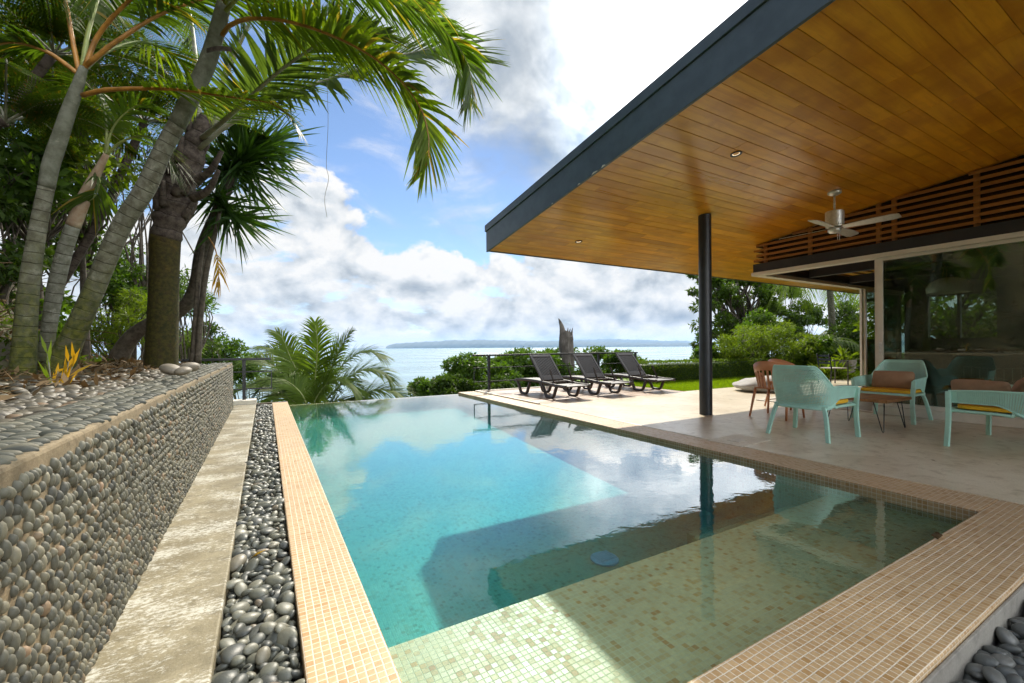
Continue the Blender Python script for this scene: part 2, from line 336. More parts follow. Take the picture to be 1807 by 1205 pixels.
M['mosstrunk'] = trunk_mat('mossy_trunk', (0.030, 0.021, 0.008), (0.105, 0.058, 0.010), (0.02, 0.015, 0.007), moss=(0.022, 0.021, 0.004), moss_lo=1.7, moss_hi=4.0, ring=0.15, pitch=0.3)
M['shaft'] = trunk_mat('crownshaft', (0.085, 0.085, 0.055), (0.15, 0.148, 0.11), (0.07, 0.052, 0.028), ring=0.12, pitch=0.5, moss_lo=-1, moss_hi=-0.5)
M['shaftpink'] = trunk_mat('pink_crownshaft', (0.28, 0.18, 0.11), (0.33, 0.26, 0.18), (0.18, 0.085, 0.035), ring=0.12, pitch=0.5, moss_lo=-1, moss_hi=-0.5)
M['frond'] = leaf_mat('palm_leaflet', (0.050, 0.090, 0.014), (0.095, 0.145, 0.020), 0.50, 0.36, dry=(0.26, 0.17, 0.03), dryamt=0.05)
M['frondy'] = leaf_mat('yellow_palm_leaflet', (0.085, 0.140, 0.014), (0.155, 0.195, 0.020), 0.52, 0.38, dry=(0.30, 0.19, 0.03), dryamt=0.06)
M['frondd'] = leaf_mat('grey_palm_leaflet', (0.055, 0.085, 0.028), (0.09, 0.125, 0.040), 0.50, 0.38, dry=(0.26, 0.18, 0.05), dryamt=0.03)
M['coco'] = leaf_mat('coconut_leaflet', (0.065, 0.11, 0.012), (0.115, 0.17, 0.020), 0.40, 0.5)
M['yucca'] = leaf_mat('yucca_blade', (0.024, 0.055, 0.012), (0.05, 0.10, 0.02), 0.30, 0.34)
M['fern'] = leaf_mat('fern_leaf', (0.040, 0.070, 0.010), (0.080, 0.115, 0.016), 0.42, 0.5, dry=(0.16, 0.09, 0.02), dryamt=0.06)
M['leafd'] = leaf_mat('dark_leaf', (0.026, 0.052, 0.010), (0.060, 0.100, 0.017), 0.36, 0.42)
M['leaft'] = leaf_mat('tree_leaf', (0.034, 0.066, 0.010), (0.075, 0.12, 0.018), 0.40, 0.42)
M['leafm'] = leaf_mat('mid_leaf', (0.040, 0.085, 0.012), (0.085, 0.145, 0.020), 0.40, 0.42)
M['leafl'] = leaf_mat('light_leaf', (0.085, 0.135, 0.014), (0.15, 0.20, 0.02), 0.42, 0.45)
M['hedge'] = leaf_mat('hedge_leaf', (0.060, 0.105, 0.010), (0.12, 0.175, 0.014), 0.35, 0.42)
M['grass'] = leaf_mat('grass_blade', (0.14, 0.22, 0.014), (0.22, 0.30, 0.02), 0.45, 0.5)
M['dryleaf'] = leaf_mat('dry_leaf', (0.10, 0.065, 0.03), (0.20, 0.13, 0.06), 0.15, 0.7, tc=(1.2, 1.0, 0.7))
M['goldleaf'] = leaf_mat('gold_leaf', (0.42, 0.24, 0.012), (0.55, 0.36, 0.02), 0.45, 0.4, tc=(1.3, 1.1, 0.5))

def schlick(g, normal, f0, pw=4.3):
    # reflectance of a smooth surface, the same from either side
    geo = g.n('ShaderNodeNewGeometry')
    c = g.m('ABSOLUTE', g.n('ShaderNodeVectorMath', {0: geo.outputs['Incoming'], 1: normal or geo.outputs['Normal']}, operation='DOT_PRODUCT').outputs['Value'])
    return g.m('ADD', g.m('MULTIPLY', g.m('POWER', g.m('SUBTRACT', 1.0, c, clamp=True), pw), 1 - f0), f0)
def glass_mat(name, tint, f0=0.08, rough=0.0):
    m, g, out = new_mat(name)
    t = g.n('ShaderNodeBsdfTransparent', {'Color': c4(tint)}); gl = g.n('ShaderNodeBsdfGlossy', {'Color': (1, 1, 1, 1), 'Roughness': rough})
    nz = g.noise(geo_pos(g), 1.1, 2, 0.5)
    b = g.n('ShaderNodeBump', {'Height': nz, 'Strength': 0.06, 'Distance': 0.02})
    g.nt.links.new(b.outputs[0], gl.inputs['Normal'])
    mx = g.n('ShaderNodeMixShader', {0: schlick(g, None, f0), 1: t.outputs[0], 2: gl.outputs[0]})
    g.nt.links.new(mx.outputs[0], out.inputs[0])
    return m
M['glass'] = glass_mat('window_glass', (0.66, 0.72, 0.68), 0.09)
M['darkglass'] = glass_mat('clerestory_shade_glass', (0.22, 0.20, 0.18), 0.03)  # dark tint stands in for the unlit interior behind the slats

def water_mat():
    m, g, out = new_mat('pool_water')
    pos = geo_pos(g)
    q = g.v('MULTIPLY', pos, (1.0, 1.25, 1.0))
    n1 = g.noise(q, 5.5, 3, 0.5, 0.4); n2 = g.noise(q, 17, 3, 0.55, 0.3); n3 = g.noise(pos, 0.9, 2)
    h = g.m('ADD', g.m('MULTIPLY', n1, 0.7), g.m('MULTIPLY', n2, g.m('MULTIPLY', n3, 0.36)))
    b = g.n('ShaderNodeBump', {'Height': h, 'Strength': 0.10, 'Distance': 0.012})
    t = g.n('ShaderNodeBsdfTransparent', {'Color': (0.97, 0.99, 0.99, 1)})
    gl = g.n('ShaderNodeBsdfGlossy', {'Color': (1, 1, 1, 1), 'Roughness': 0.0, 'Normal': b.outputs[0]})
    mx = g.n('ShaderNodeMixShader', {0: schlick(g, b.outputs[0], 0.022, 3.3), 1: t.outputs[0], 2: gl.outputs[0]})
    g.nt.links.new(mx.outputs[0], out.inputs[0])
    # absorption: water drinks the red light first
    ka = np.array([1.12, 0.23, 0.12]); dens = float(ka.max())
    va = g.n('ShaderNodeVolumeAbsorption', {'Color': (1 - ka[0]/dens, 1 - ka[1]/dens, 1 - ka[2]/dens, 1), 'Density': dens})
    vs = g.n('ShaderNodeVolumeScatter', {'Color': (0.28, 0.88, 0.95, 1), 'Density': 0.12, 'Anisotropy': 0.0})
    ad = g.n('ShaderNodeAddShader', {0: va.outputs[0], 1: vs.outputs[0]})
    g.nt.links.new(ad.outputs[0], out.inputs['Volume'])
    return m
M['water'] = water_mat()

def sea_mat():
    m, g, out = new_mat('sea_water')
    pos = geo_pos(g)
    n = g.noise(g.v('MULTIPLY', pos, (0.0012, 0.0035, 1)), 1.0, 6, 0.6)
    n2 = g.noise(pos, 0.08, 4, 0.6)
    b = g.n('ShaderNodeBump', {'Height': n2, 'Strength': 0.25, 'Distance': 1.0})
    col = g.mix(g.ss(n, 0.35, 0.65), (0.15, 0.23, 0.26), (0.19, 0.28, 0.30))
    p = principled(g, out, Base_Color=col, Roughness=g.ss(n, 0.3, 0.7, 0.16, 0.34), IOR=1.33)
    g.nt.links.new(b.outputs[0], p.inputs['Normal'])
    return m
M['sea'] = sea_mat()

# ------------------------------------------------------------------ mesh helpers
def np_mesh(name, V, F, mats, parent=None, smooth=False, along=None, mi=None):
    V = np.asarray(V, dtype=np.float32).reshape(-1, 3)
    me = bpy.data.meshes.new(name)
    if isinstance(F, np.ndarray):
        n, k = F.shape
        me.vertices.add(len(V)); me.vertices.foreach_set('co', V.ravel())
        me.loops.add(n*k); me.loops.foreach_set('vertex_index', F.astype(np.int32).ravel())
        me.polygons.add(n); me.polygons.foreach_set('loop_start', np.arange(0, n*k, k, dtype=np.int32))
        me.update(calc_edges=True)
    else:
        me.from_pydata(V.tolist(), [], [tuple(f) for f in F]); me.update()
    if not isinstance(mats, (list, tuple)): mats = [mats]
    for m in mats: me.materials.append(m)
    if mi is not None: me.polygons.foreach_set('material_index', np.asarray(mi, dtype=np.int32))
    if smooth: me.polygons.foreach_set('use_smooth', np.ones(len(me.polygons), dtype=bool))
    if along is not None:
        a = me.attributes.new('along', 'FLOAT', 'POINT'); a.data.foreach_set('value', np.asarray(along, dtype=np.float32))
    o = bpy.data.objects.new(name, me); COL.objects.link(o)
    if parent is not None: o.parent = parent
    return o

class MB:
    def __init__(s): s.V = []; s.F = []; s.n = 0; s.al = []
    def add(s, V, F, al=None):
        V = np.asarray(V, dtype=float).reshape(-1, 3); s.V.append(V)
        s.F += [tuple(int(i) + s.n for i in f) for f in F]; s.n += len(V)
        s.al.append(np.zeros(len(V)) if al is None else np.asarray(al))
        return s
    def box(s, x0, y0, z0, x1, y1, z1, T=None):
        v = np.array([[x0,y0,z0],[x1,y0,z0],[x1,y1,z0],[x0,y1,z0],[x0,y0,z1],[x1,y0,z1],[x1,y1,z1],[x0,y1,z1]], dtype=float)
        if T is not None: v = np.array([T @ Vector(p) for p in v])
        return s.add(v, [(0,3,2,1),(4,5,6,7),(0,1,5,4),(1,2,6,5),(2,3,7,6),(3,0,4,7)])
    def bar(s, a, b, w, h, up=(0, 0, 1)):
        a = np.array(a, float); b = np.array(b, float); t = b - a; t /= np.linalg.norm(t)
        sd = np.cross(t, up)
        if np.linalg.norm(sd) < 1e-4: sd = np.cross(t, (1, 0, 0))
        sd /= np.linalg.norm(sd); u = np.cross(sd, t)
        c = [sd*w/2*i + u*h/2*j for i, j in ((-1,-1),(1,-1),(1,1),(-1,1))]
        return s.add([a + q for q in c] + [b + q for q in c], [(0,1,2,3),(7,6,5,4),(0,4,5,1),(1,5,6,2),(2,6,7,3),(3,7,4,0)])
    def tube(s, P, R, n=8, cap=True):
        P = np.array(P, float); k = len(P)
        R = np.broadcast_to(np.asarray(R, float), (k,)) if np.ndim(R) < 2 else np.asarray(R)
        T = np.gradient(P, axis=0); T /= np.linalg.norm(T, axis=1)[:, None] + 1e-12
        ref = np.array([0, 0, 1.0]) if abs(T[0][2]) < 0.9 else np.array([1.0, 0, 0])
        sd = np.cross(T[0], ref); sd /= np.linalg.norm(sd)
        L = np.concatenate([[0], np.cumsum(np.linalg.norm(np.diff(P, axis=0), axis=1))])
        V = []; al = []
        for i in range(k):
            sd = sd - T[i]*(sd @ T[i]); sd /= np.linalg.norm(sd) + 1e-12; u = np.cross(T[i], sd)
            a = np.arange(n)*2*math.pi/n
            V.append(P[i] + R[i]*(np.cos(a)[:, None]*sd + np.sin(a)[:, None]*u)); al += [L[i]]*n
        F = [(i*n + j, i*n + (j+1) % n, (i+1)*n + (j+1) % n, (i+1)*n + j) for i in range(k-1) for j in range(n)]
        if cap: F += [tuple(range(n))[::-1], tuple((k-1)*n + j for j in range(n))]
        return s.add(np.concatenate(V), F, al)
    def sweep(s, P, prof, up=(0, 0, 1)):
        """sweep a closed 2-D profile (side, up) along P, with a fixed side axis"""
        P = np.array(P, float); T = np.gradient(P, axis=0); T /= np.linalg.norm(T, axis=1)[:, None]
        n = len(prof); V = []; side = np.array(up, float)
        for i in range(len(P)):
            u = np.cross(side, T[i]); u /= np.linalg.norm(u)
            for a, b in prof: V.append(P[i] + side*a + u*b)
        F = [(i*n + j, i*n + (j+1) % n, (i+1)*n + (j+1) % n, (i+1)*n + j) for i in range(len(P)-1) for j in range(n)]
        F += [tuple(range(n))[::-1], tuple((len(P)-1)*n + j for j in range(n))]
        return s.add(V, F)
    def lathe(s, prof, n=20, at=(0, 0, 0), cap=True):
        V = []; at = np.array(at, float)
        for r, z in prof:
            for j in range(n):
                a = 2*math.pi*j/n; V.append(at + (r*math.cos(a), r*math.sin(a), z))
        k = len(prof)
        F = [(i*n + j, i*n + (j+1) % n, (i+1)*n + (j+1) % n, (i+1)*n + j) for i in range(k-1) for j in range(n)]
        if cap: F += [tuple(range(n))[::-1], tuple((k-1)*n + j for j in range(n))]
        return s.add(V, F)
    def build(s, name, mat, parent=None, smooth=False, bevel=0.0, seg=2):
        o = np_mesh(name, np.concatenate(s.V), s.F, mat, parent, smooth, np.concatenate(s.al))
        if bevel:
            b = o.modifiers.new('bevel', 'BEVEL'); b.width = bevel; b.segments = seg; b.limit_method = 'ANGLE'; b.angle_limit = math.radians(40)
        return o

def empty(name, loc=(0, 0, 0), rz=0.0, parent=None):
    o = bpy.data.objects.new(name, None); COL.objects.link(o); o.location = loc; o.rotation_euler = (0, 0, rz)
    o.empty_display_size = 0.1
    if parent: o.parent = parent
    return o
def tag(o, label, cat, group=None):
    o['label'] = label; o['category'] = cat
    if group: o['group'] = group
    return o
def struct(o): o['kind'] = 'structure'; return o
def stuff(o, label=None):
    o['kind'] = 'stuff'
    if label: o['label'] = label
    return o
def copy_tree(o, parent=None):
    kids = [c for c in COL.objects if c.parent == o]
    c = o.copy(); COL.objects.link(c)
    if parent: c.parent = parent
    for k in kids: copy_tree(k, c)
    return c

def cr(P, n):
    """Catmull-Rom through the points, n samples evenly in length"""
    P = np.array(P, float); Q = np.vstack([2*P[0] - P[1], P, 2*P[-1] - P[-2]]); out = []
    for i in range(1, len(Q) - 2):
        t = np.linspace(0, 1, 16, endpoint=False)[:, None]
        a, b, c, d = Q[i-1], Q[i], Q[i+1], Q[i+2]
        out.append(0.5*((2*b) + (c-a)*t + (2*a - 5*b + 4*c - d)*t**2 + (3*b - a - 3*c + d)*t**3))
    out.append(P[-1:]); out = np.concatenate(out)
    L = np.concatenate([[0], np.cumsum(np.linalg.norm(np.diff(out, axis=0), axis=1))])
    s = np.linspace(0, L[-1], n)
    return np.stack([np.interp(s, L, out[:, k]) for k in range(out.shape[1])], 1)

def nrm(v): return v/(np.linalg.norm(v, axis=-1, keepdims=True) + 1e-12)

def kites(C, D, N, L, W, fold=0.12, droop=0.15):
    """leaf-shaped quads: base, left, tip, right"""
    D = nrm(D); S = nrm(np.cross(D, N)); N = nrm(np.cross(S, D))
    L = np.asarray(L)[:, None]; W = np.asarray(W)[:, None]
    mid = C + D*L*0.45 + N*L*fold*0.3
    tip = C + D*L - N*L*droop
    V = np.stack([C, mid - S*W*0.5, tip, mid + S*W*0.5], 1).reshape(-1, 3)
    F = np.arange(len(C)*4).reshape(-1, 4)
    return V, F

def rand_dirs(n):
    v = rng.normal(size=(n, 3)); return nrm(v)

def ico(sub):
    bm = bmesh.new(); bmesh.ops.create_icosphere(bm, subdivisions=sub, radius=1.0)
    V = np.array([v.co[:] for v in bm.verts]); F = np.array([[v.index for v in f.verts] for f in bm.faces]); bm.free(); return V, F
ICO = {k: ico(k) for k in (1, 2, 3)}
def pebble_shapes(sub, n=6, amt=0.16):
    out = []
    V, F = ICO[sub]
    for k in range(n):
        w = rng.normal(size=(5, 3)); ph = rng.uniform(0, 6, 5)
        d = sum(np.sin(V @ w[i]*1.3 + ph[i]) for i in range(5))/5
        out.append(V*(1 + amt*d[:, None]))
    return out, F
def stones(name, P, A, S, mat, sub=2, parent=None, nshape=6):
    """P centres, A (n,3,3) rotations, S (n,3) half-sizes -> one smooth mesh"""
    shapes, F = pebble_shapes(sub, nshape)
    n = len(P); k = len(shapes[0]); idx = rng.integers(0, nshape, n)
    base = np.stack(shapes)[idx]*S[:, None, :]
    V = np.einsum('nij,nkj->nki', A, base) + P[:, None, :]
    Fi = (F[None] + (np.arange(n)*k)[:, None, None]).reshape(-1, 3)
    return np_mesh(name, V.reshape(-1, 3), Fi, mat, parent, True)
def rots(n, tilt=0.3, yaw=math.pi):
    a = rng.uniform(-yaw, yaw, n); b = rng.normal(0, tilt, n); c = rng.normal(0, tilt, n); out = np.zeros((n, 3, 3))
    ca, sa, cb, sb, cc, sc = np.cos(a), np.sin(a), np.cos(b), np.sin(b), np.cos(c), np.sin(c)
    Z = np.zeros_like(out); Z[:, 0, 0] = ca; Z[:, 0, 1] = -sa; Z[:, 1, 0] = sa; Z[:, 1, 1] = ca; Z[:, 2, 2] = 1
    X = np.zeros_like(out); X[:, 0, 0] = 1; X[:, 1, 1] = cb; X[:, 1, 2] = -sb; X[:, 2, 1] = sb; X[:, 2, 2] = cb
    Y = np.zeros_like(out); Y[:, 1, 1] = 1; Y[:, 0, 0] = cc; Y[:, 0, 2] = sc; Y[:, 2, 0] = -sc; Y[:, 2, 2] = cc
    return Z @ X @ Y

# ------------------------------------------------------------------ SETTING: sea, hills, terrain
def grid(xs, ys, hf):
    X, Y = np.meshgrid(xs, ys); Z = hf(X, Y); V = np.stack([X, Y, Z], -1).reshape(-1, 3)
    nx, ny = len(xs), len(ys); i = np.arange((nx-1)*(ny-1)); r, c = i//(nx-1), i % (nx-1); a = r*nx + c
    return V, np.stack([a, a+1, a+nx+1, a+nx], 1)

SEA_Z = -95.0
V, F = grid(np.linspace(-60000, 60000, 25), np.linspace(-60000, 60000, 25), lambda X, Y: np.full_like(X, SEA_Z))
struct(np_mesh('sea', V, F, M['sea']))

def vnoise(X, Y, s, seed=0):
    r = np.random.default_rng(seed); out = 0*X
    for k in range(9):
        a = r.uniform(0, 6.28); f = s*1.6**(k % 5)*r.uniform(0.7, 1.4); out = out + np.sin((X*np.cos(a) + Y*np.sin(a))*f + r.uniform(0, 6.28))/(1 + (k % 5))
    return out/4

def far_ridge(name, pts, dist, depth, base_px, label=None):
    """pts: (px, height px above the horizon) at a real distance -> a real ridge with a footprint"""
    xs = np.linspace(pts[0][0], pts[-1][0], 160); hs = np.interp(xs, [p[0] for p in pts], [p[1] for p in pts])
    hs = hs*(1 + 0.10*vnoise(xs*0.05, 0*xs, 3.0, len(pts))) + 0.8*vnoise(xs*0.1, 0*xs, 2.0, 5)*(hs > 2)
    hs = np.maximum(hs*0.88, 0.2)
    rows = [(0.0, 0.0), (0.04, 0.25), (0.3, 0.6), (0.7, 0.92), (1.0, 1.0), (1.6, 0.5), (2.2, 0.0)]
    V = []
    for t, k in rows:
        for x, h in zip(xs, hs):
            p = atd(x, 612, dist + depth*t); d = dist + depth
            V.append((p[0], p[1], SEA_Z + (h/FPX*d + 95)*k*(1 if k < 1 else 1) + (k > 0)*(k < 1)*dist/450*math.sin(x*0.37 + t*9)))
    n = len(xs); F = [(i*n + j, i*n + j + 1, (i+1)*n + j + 1, (i+1)*n + j) for i in range(len(rows)-1) for j in range(n-1)]
    o = np_mesh(name, V, F, M['far'], None, True)
    return struct(o)
far_ridge('peninsula_hill', [(681, 0), (688, 6), (720, 9), (780, 12), (810, 13.5), (880, 13), (930, 11), (985, 10), (1060, 8.5), (1120, 6), (1240, 4), (1420, 3), (1600, 3)], 36000, 4000, 0)
far_ridge('distant_hill', [(880, 1), (940, 9), (1000, 12), (1060, 14), (1110, 13), (1160, 10), (1240, 7), (1400, 8), (1700, 6)], 50000, 4000, 0)

def hill_h(X, Y):
    # the plateau the house stands on, falling away to the sea
    z = np.full_like(X, -0.25)
    edge = 10.1 + np.where(X > 8.6, 0.6 + 0.35*np.clip(X - 9, 0, 40), 0.0)
    t = np.clip(Y - edge, 0, None)
    z = z - np.where(t > 0, 0.9*np.clip(t, 0, 1.0) + 0.36*np.clip(t - 1.0, 0, 600), 0)
    z = z + 0.5*vnoise(X, Y, 0.25, 3)*np.clip(t/6, 0, 1)
    # left bank
    u = np.clip(-X - 2.05 - 0.12*np.clip(Y - 6, 0, 9) + 0.25*vnoise(X*0 + 3, Y, 0.9, 31), 0, None)
    bank = np.where(u < 1.9, u*1.75 - 0.30*np.sin(u*math.pi/1.9), 3.325 + (u - 1.9)*0.40)
    fade = 1 - np.clip((Y - 8.6)/5.5, 0, 1)
    fade = fade*fade*(3 - 2*fade)
    inb = np.clip((-X - 0.80)/0.06, 0, 1)
    bed = (1.03 + 0.10*np.clip(-X - 0.92, 0, 2))*(1 - np.clip((Y - 9.6)/1.0, 0, 1))
    z = z + inb*(bed + bank*fade + 0.10*vnoise(X, Y, 1.3, 8)*np.clip(u*3, 0, 1))
    return np.maximum(z, SEA_Z - 6)
xs = np.concatenate([np.linspace(-400, -30, 20, endpoint=False), np.linspace(-30, -6, 26, endpoint=False), np.linspace(-6, -1.05, 76, endpoint=False), np.array([-1.0, -0.92, -0.86, -0.80, -0.7]), np.linspace(-0.3, 12, 26), np.linspace(13, 40, 22), np.linspace(50, 500, 20)])
ys = np.concatenate([np.linspace(-120, -8, 16, endpoint=False), np.linspace(-8, 14, 92, endpoint=False), np.linspace(14, 40, 30, endpoint=False), np.linspace(40, 420, 40)])
V, F = grid(xs, ys, hill_h)
hm = ((V[F].mean(1)[:, 0] < -0.95) & (V[F].mean(1)[:, 1] < 18)).astype(int)
# hole for the pool basin (the basin's own shell closes it)
cc = V[F].mean(1)
keep = ~((cc[:, 0] > -0.6) & (cc[:, 0] < 4.6) & (cc[:, 1] > 0.3) & (cc[:, 1] < 10.3))
struct(np_mesh('ground', V, F[keep], [M['hill'], M['bank']], None, True, mi=hm[keep]))

# ------------------------------------------------------------------ SETTING: deck, pool, strip
DECK_X = 4.5
PX0, PX1, PY0, PY1 = 0.385, 4.06, 0.95, 9.70      # water edges
WZ = -0.045                                       # water level
mb = MB()
mb.box(DECK_X, -6, -0.2, 16.0, 6.88, 0.0)
mb.box(8.72, 6.885, -0.2, 16.0, 7.0, -0.003)
struct(mb.build('deck', M['concrete'], bevel=0.006))
mb = MB(); mb.box(DECK_X + 0.05, 6.885, -0.2, 8.715, 9.68, 0.0)
struct(mb.build('terrace_floor', M['floor_tile'], bevel=0.004))
mb = MB(); mb.box(DECK_X - 0.02, 6.9, -0.2, DECK_X + 0.048, 9.72, 0.025)
mb.box(DECK_X + 0.05, 9.682, -0.2, 8.8, 9.76, 0.02)
struct(mb.build('terrace_kerb', M['render'], bevel=0.006))

# coping of mosaic: left side, front and right side
mb = MB()
mb.box(0.11, 0.58, -0.16, PX0, 9.98, 0.0)                        # left
mb.box(PX0 + 0.0005, 0.58, -0.16, DECK_X - 0.022, PY0, 0.0)        # front
mb.box(PX1, PY0 + 0.0005, -0.16, DECK_X - 0.022, 9.78, 0.0)        # right
struct(mb.build('pool_coping', M['cop_tile'], bevel=0.007, seg=3))
# grey cut edge of the front coping, standing just outside the mosaic
mb = MB(); mb.box(0.11, 0.566, -0.3, DECK_X - 0.022, 0.5785, -0.022); struct(mb.build('coping_side', M['curb'], bevel=0.003))

# pool shell
FZ = -0.82; SHZ = -0.135; SHY = 1.80
mb = MB()
def fz(y): return FZ + 0.10 + (0.40/7.9)*(y - 1.8)          # floor tilted up towards the sea end, its shape standing in for refraction
ya, yb = PY0 - 0.3, PY1 + 0.12
mb.add([(PX0-0.25, ya, fz(ya)-0.2), (PX1+0.3, ya, fz(ya)-0.2), (PX1+0.3, yb, fz(yb)-0.2), (PX0-0.25, yb, fz(yb)-0.2), (PX0-0.25, ya, fz(ya)), (PX1+0.3, ya, fz(ya)), (PX1+0.3, yb, fz(yb)), (PX0-0.25, yb, fz(yb))],
       [(0,3,2,1),(4,5,6,7),(0,1,5,4),(1,2,6,5),(2,3,7,6),(3,0,4,7)])
mb.box(PX0 - 0.25, PY0 - 0.3, FZ + 0.0005, PX0 - 0.012, PY1 + 0.12, -0.162)      # left wall (set back under the coping)
mb.box(PX1 + 0.012, PY0 - 0.3, FZ + 0.0005, PX1 + 0.3, PY1 + 0.12, -0.162)
mb.box(PX0 - 0.011, PY0 - 0.3, FZ + 0.0005, PX1 + 0.011, PY0 - 0.012, -0.162)
mb.box(PX0 - 0.011, PY0 - 0.0115, FZ + 0.0005, PX1 + 0.011, SHY, SHZ)          # shallow shelf
mb.box(2.75, SHY + 0.0005, FZ + 0.0005, PX1 + 0.011, SHY + 0.33, -0.33)         # steps down from the shelf
mb.box(3.15, SHY + 0.3305, FZ + 0.0005, PX1 + 0.011, SHY + 0.70, -0.52)
mb.box(PX0 + 0.0005, PY1, FZ + 0.0005, PX1 - 0.0005, PY1 + 0.118, WZ - 0.006)   # infinity edge
struct(mb.build('pool_basin', M['pool_tile']))
mb = MB(); mb.box(PX0 + 0.002, PY1 + 0.1185, -1.9, PX1 - 0.002, PY1 + 0.24, WZ - 0.055); mb.box(-0.6, PY1 + 0.121, -2.2, PX0 + 0.0, PY1 + 0.3, -0.165)
struct(mb.build('overflow_wall', M['render']))

# water: a body that fills the basin (its sides lie inside the shell)
bm = bmesh.new()
xs = np.linspace(PX0 - 0.006, PX1 + 0.006, 30); ys = np.linspace(PY0 - 0.006, PY1 + 0.09, 60)
V, F = grid(xs, ys, lambda X, Y: np.full_like(X, WZ)); bm.free()
nT = len(V); nx, ny = len(xs), len(ys)
ring = [j for j in range(nx)] + [r*nx + nx - 1 for r in range(1, ny)] + [(ny-1)*nx + j for j in range(nx-2, -1, -1)] + [r*nx for r in range(ny-2, 0, -1)]
Vb = V[ring].copy(); Vb[:, 2] = FZ - 0.1
Fl = [tuple(f) for f in F]; k = len(ring)
Fl += [(ring[(i+1) % k], ring[i], nT + i, nT + (i+1) % k) for i in range(k)] + [tuple(nT + i for i in range(k))[::-1]]
struct(np_mesh('pool_water', np.vstack([V, Vb]), Fl, M['water'], None, False))
# floor drain
o = MB().lathe([(0.115, FZ + 0.0), (0.115, FZ + 0.012), (0.10, FZ + 0.022), (0.02, FZ + 0.03), (0.0001, FZ + 0.03)], 28, (2.43, 2.74, 0.15))
for i in range(7): o.box(2.35 + i*0.024, 2.67, FZ + 0.1805, 2.36 + i*0.024, 2.81, FZ + 0.184)
drain = o.build('pool_drain', paint('drain_plastic', (0.30, 0.48, 0.55), 0.4), None, False)
tag(drain, 'round slotted drain cover on the deep floor of the pool', 'drain')

# concrete strip between pebble wall and pebble channel, end block
mb = MB(); mb.box(-0.55, -2, -0.2, -0.165, 9.95, 0.0); struct(mb.build('concrete_strip', M['strip'], bevel=0.008, seg=3))
mb = MB(); mb.box(-0.60, 9.952, -0.3, -0.165, 10.30, 0.075); struct(mb.build('end_block', M['render'], bevel=0.006))
mb = MB(); mb.box(-0.164, -2, -0.3, 0.109, 9.97, -0.10); mb.box(-0.17, 9.972, -0.3, 0.39, 10.1, 0.0)
struct(mb.build('channel_bed', M['soil']))
mb = MB(); mb.box(1.2, -2.5, -0.35, DECK_X - 0.001, 0.565, -0.17); struct(mb.build('stone_bed_ground', M['soil']))

def pebble_bed(name, x0, x1, y0, y1, z, n, mat, label, sub, smin=0.024, smax=0.046, layers=2):
    P = np.stack([rng.uniform(x0, x1, n), rng.uniform(y0, y1, n), z + rng.uniform(0, 0.028*layers, n)], 1)
    # keep them apart a little
    for it in range(10):
        key = {}
        for i, p in enumerate(P): key.setdefault((int(p[0]/0.08), int(p[1]/0.08)), []).append(i)
        for (cx, cy), ids in key.items():
            cand = [j for dx in (-1, 0, 1) for dy in (-1, 0, 1) for j in key.get((cx+dx, cy+dy), [])]
            Q = P[cand]
            for i in ids:
                d = P[i] - Q; L = np.sqrt((d[:, :2]**2).sum(1) + (2.4*d[:, 2])**2); m = (L > 1e-6) & (L < 0.062)
                if m.any(): P[i] += (d[m]/L[m][:, None]*(0.062 - L[m])[:, None]).sum(0)*np.array([0.35, 0.35, 0.12])
        P[:, 0] = np.clip(P[:, 0], x0, x1); P[:, 1] = np.clip(P[:, 1], y0, y1); P[:, 2] = np.clip(P[:, 2], z, z + 0.036*layers)
    r = rng.uniform(smin, smax, n)*rng.choice([0.6, 0.8, 1.0, 1.0, 1.25], n)
    S = np.stack([r*rng.uniform(0.85, 1.25, n), r*rng.uniform(0.65, 0.95, n), r*rng.uniform(0.38, 0.62, n)], 1)
    o = stones(name, P, rots(n, 0.35), S, mat, sub); stuff(o, label); return o
pebble_bed('channel_pebbles', -0.14, 0.085, 0.5, 4.2, -0.085, 1150, M['pebble'], 'grey river pebbles filling the narrow channel beside the pool coping', 3, 0.022, 0.042)
pebble_bed('far_channel_pebbles', -0.14, 0.085, 4.2, 9.95, -0.085, 1700, M['pebble'], 'grey river pebbles filling the far end of the channel', 2, 0.022, 0.042)
pebble_bed('dark_pebbles', 1.3, 4.4, -0.9, 0.535, -0.15, 2600, M['darkpebble'], 'dark grey river stones in the bed below the front coping', 2, 0.03, 0.055)

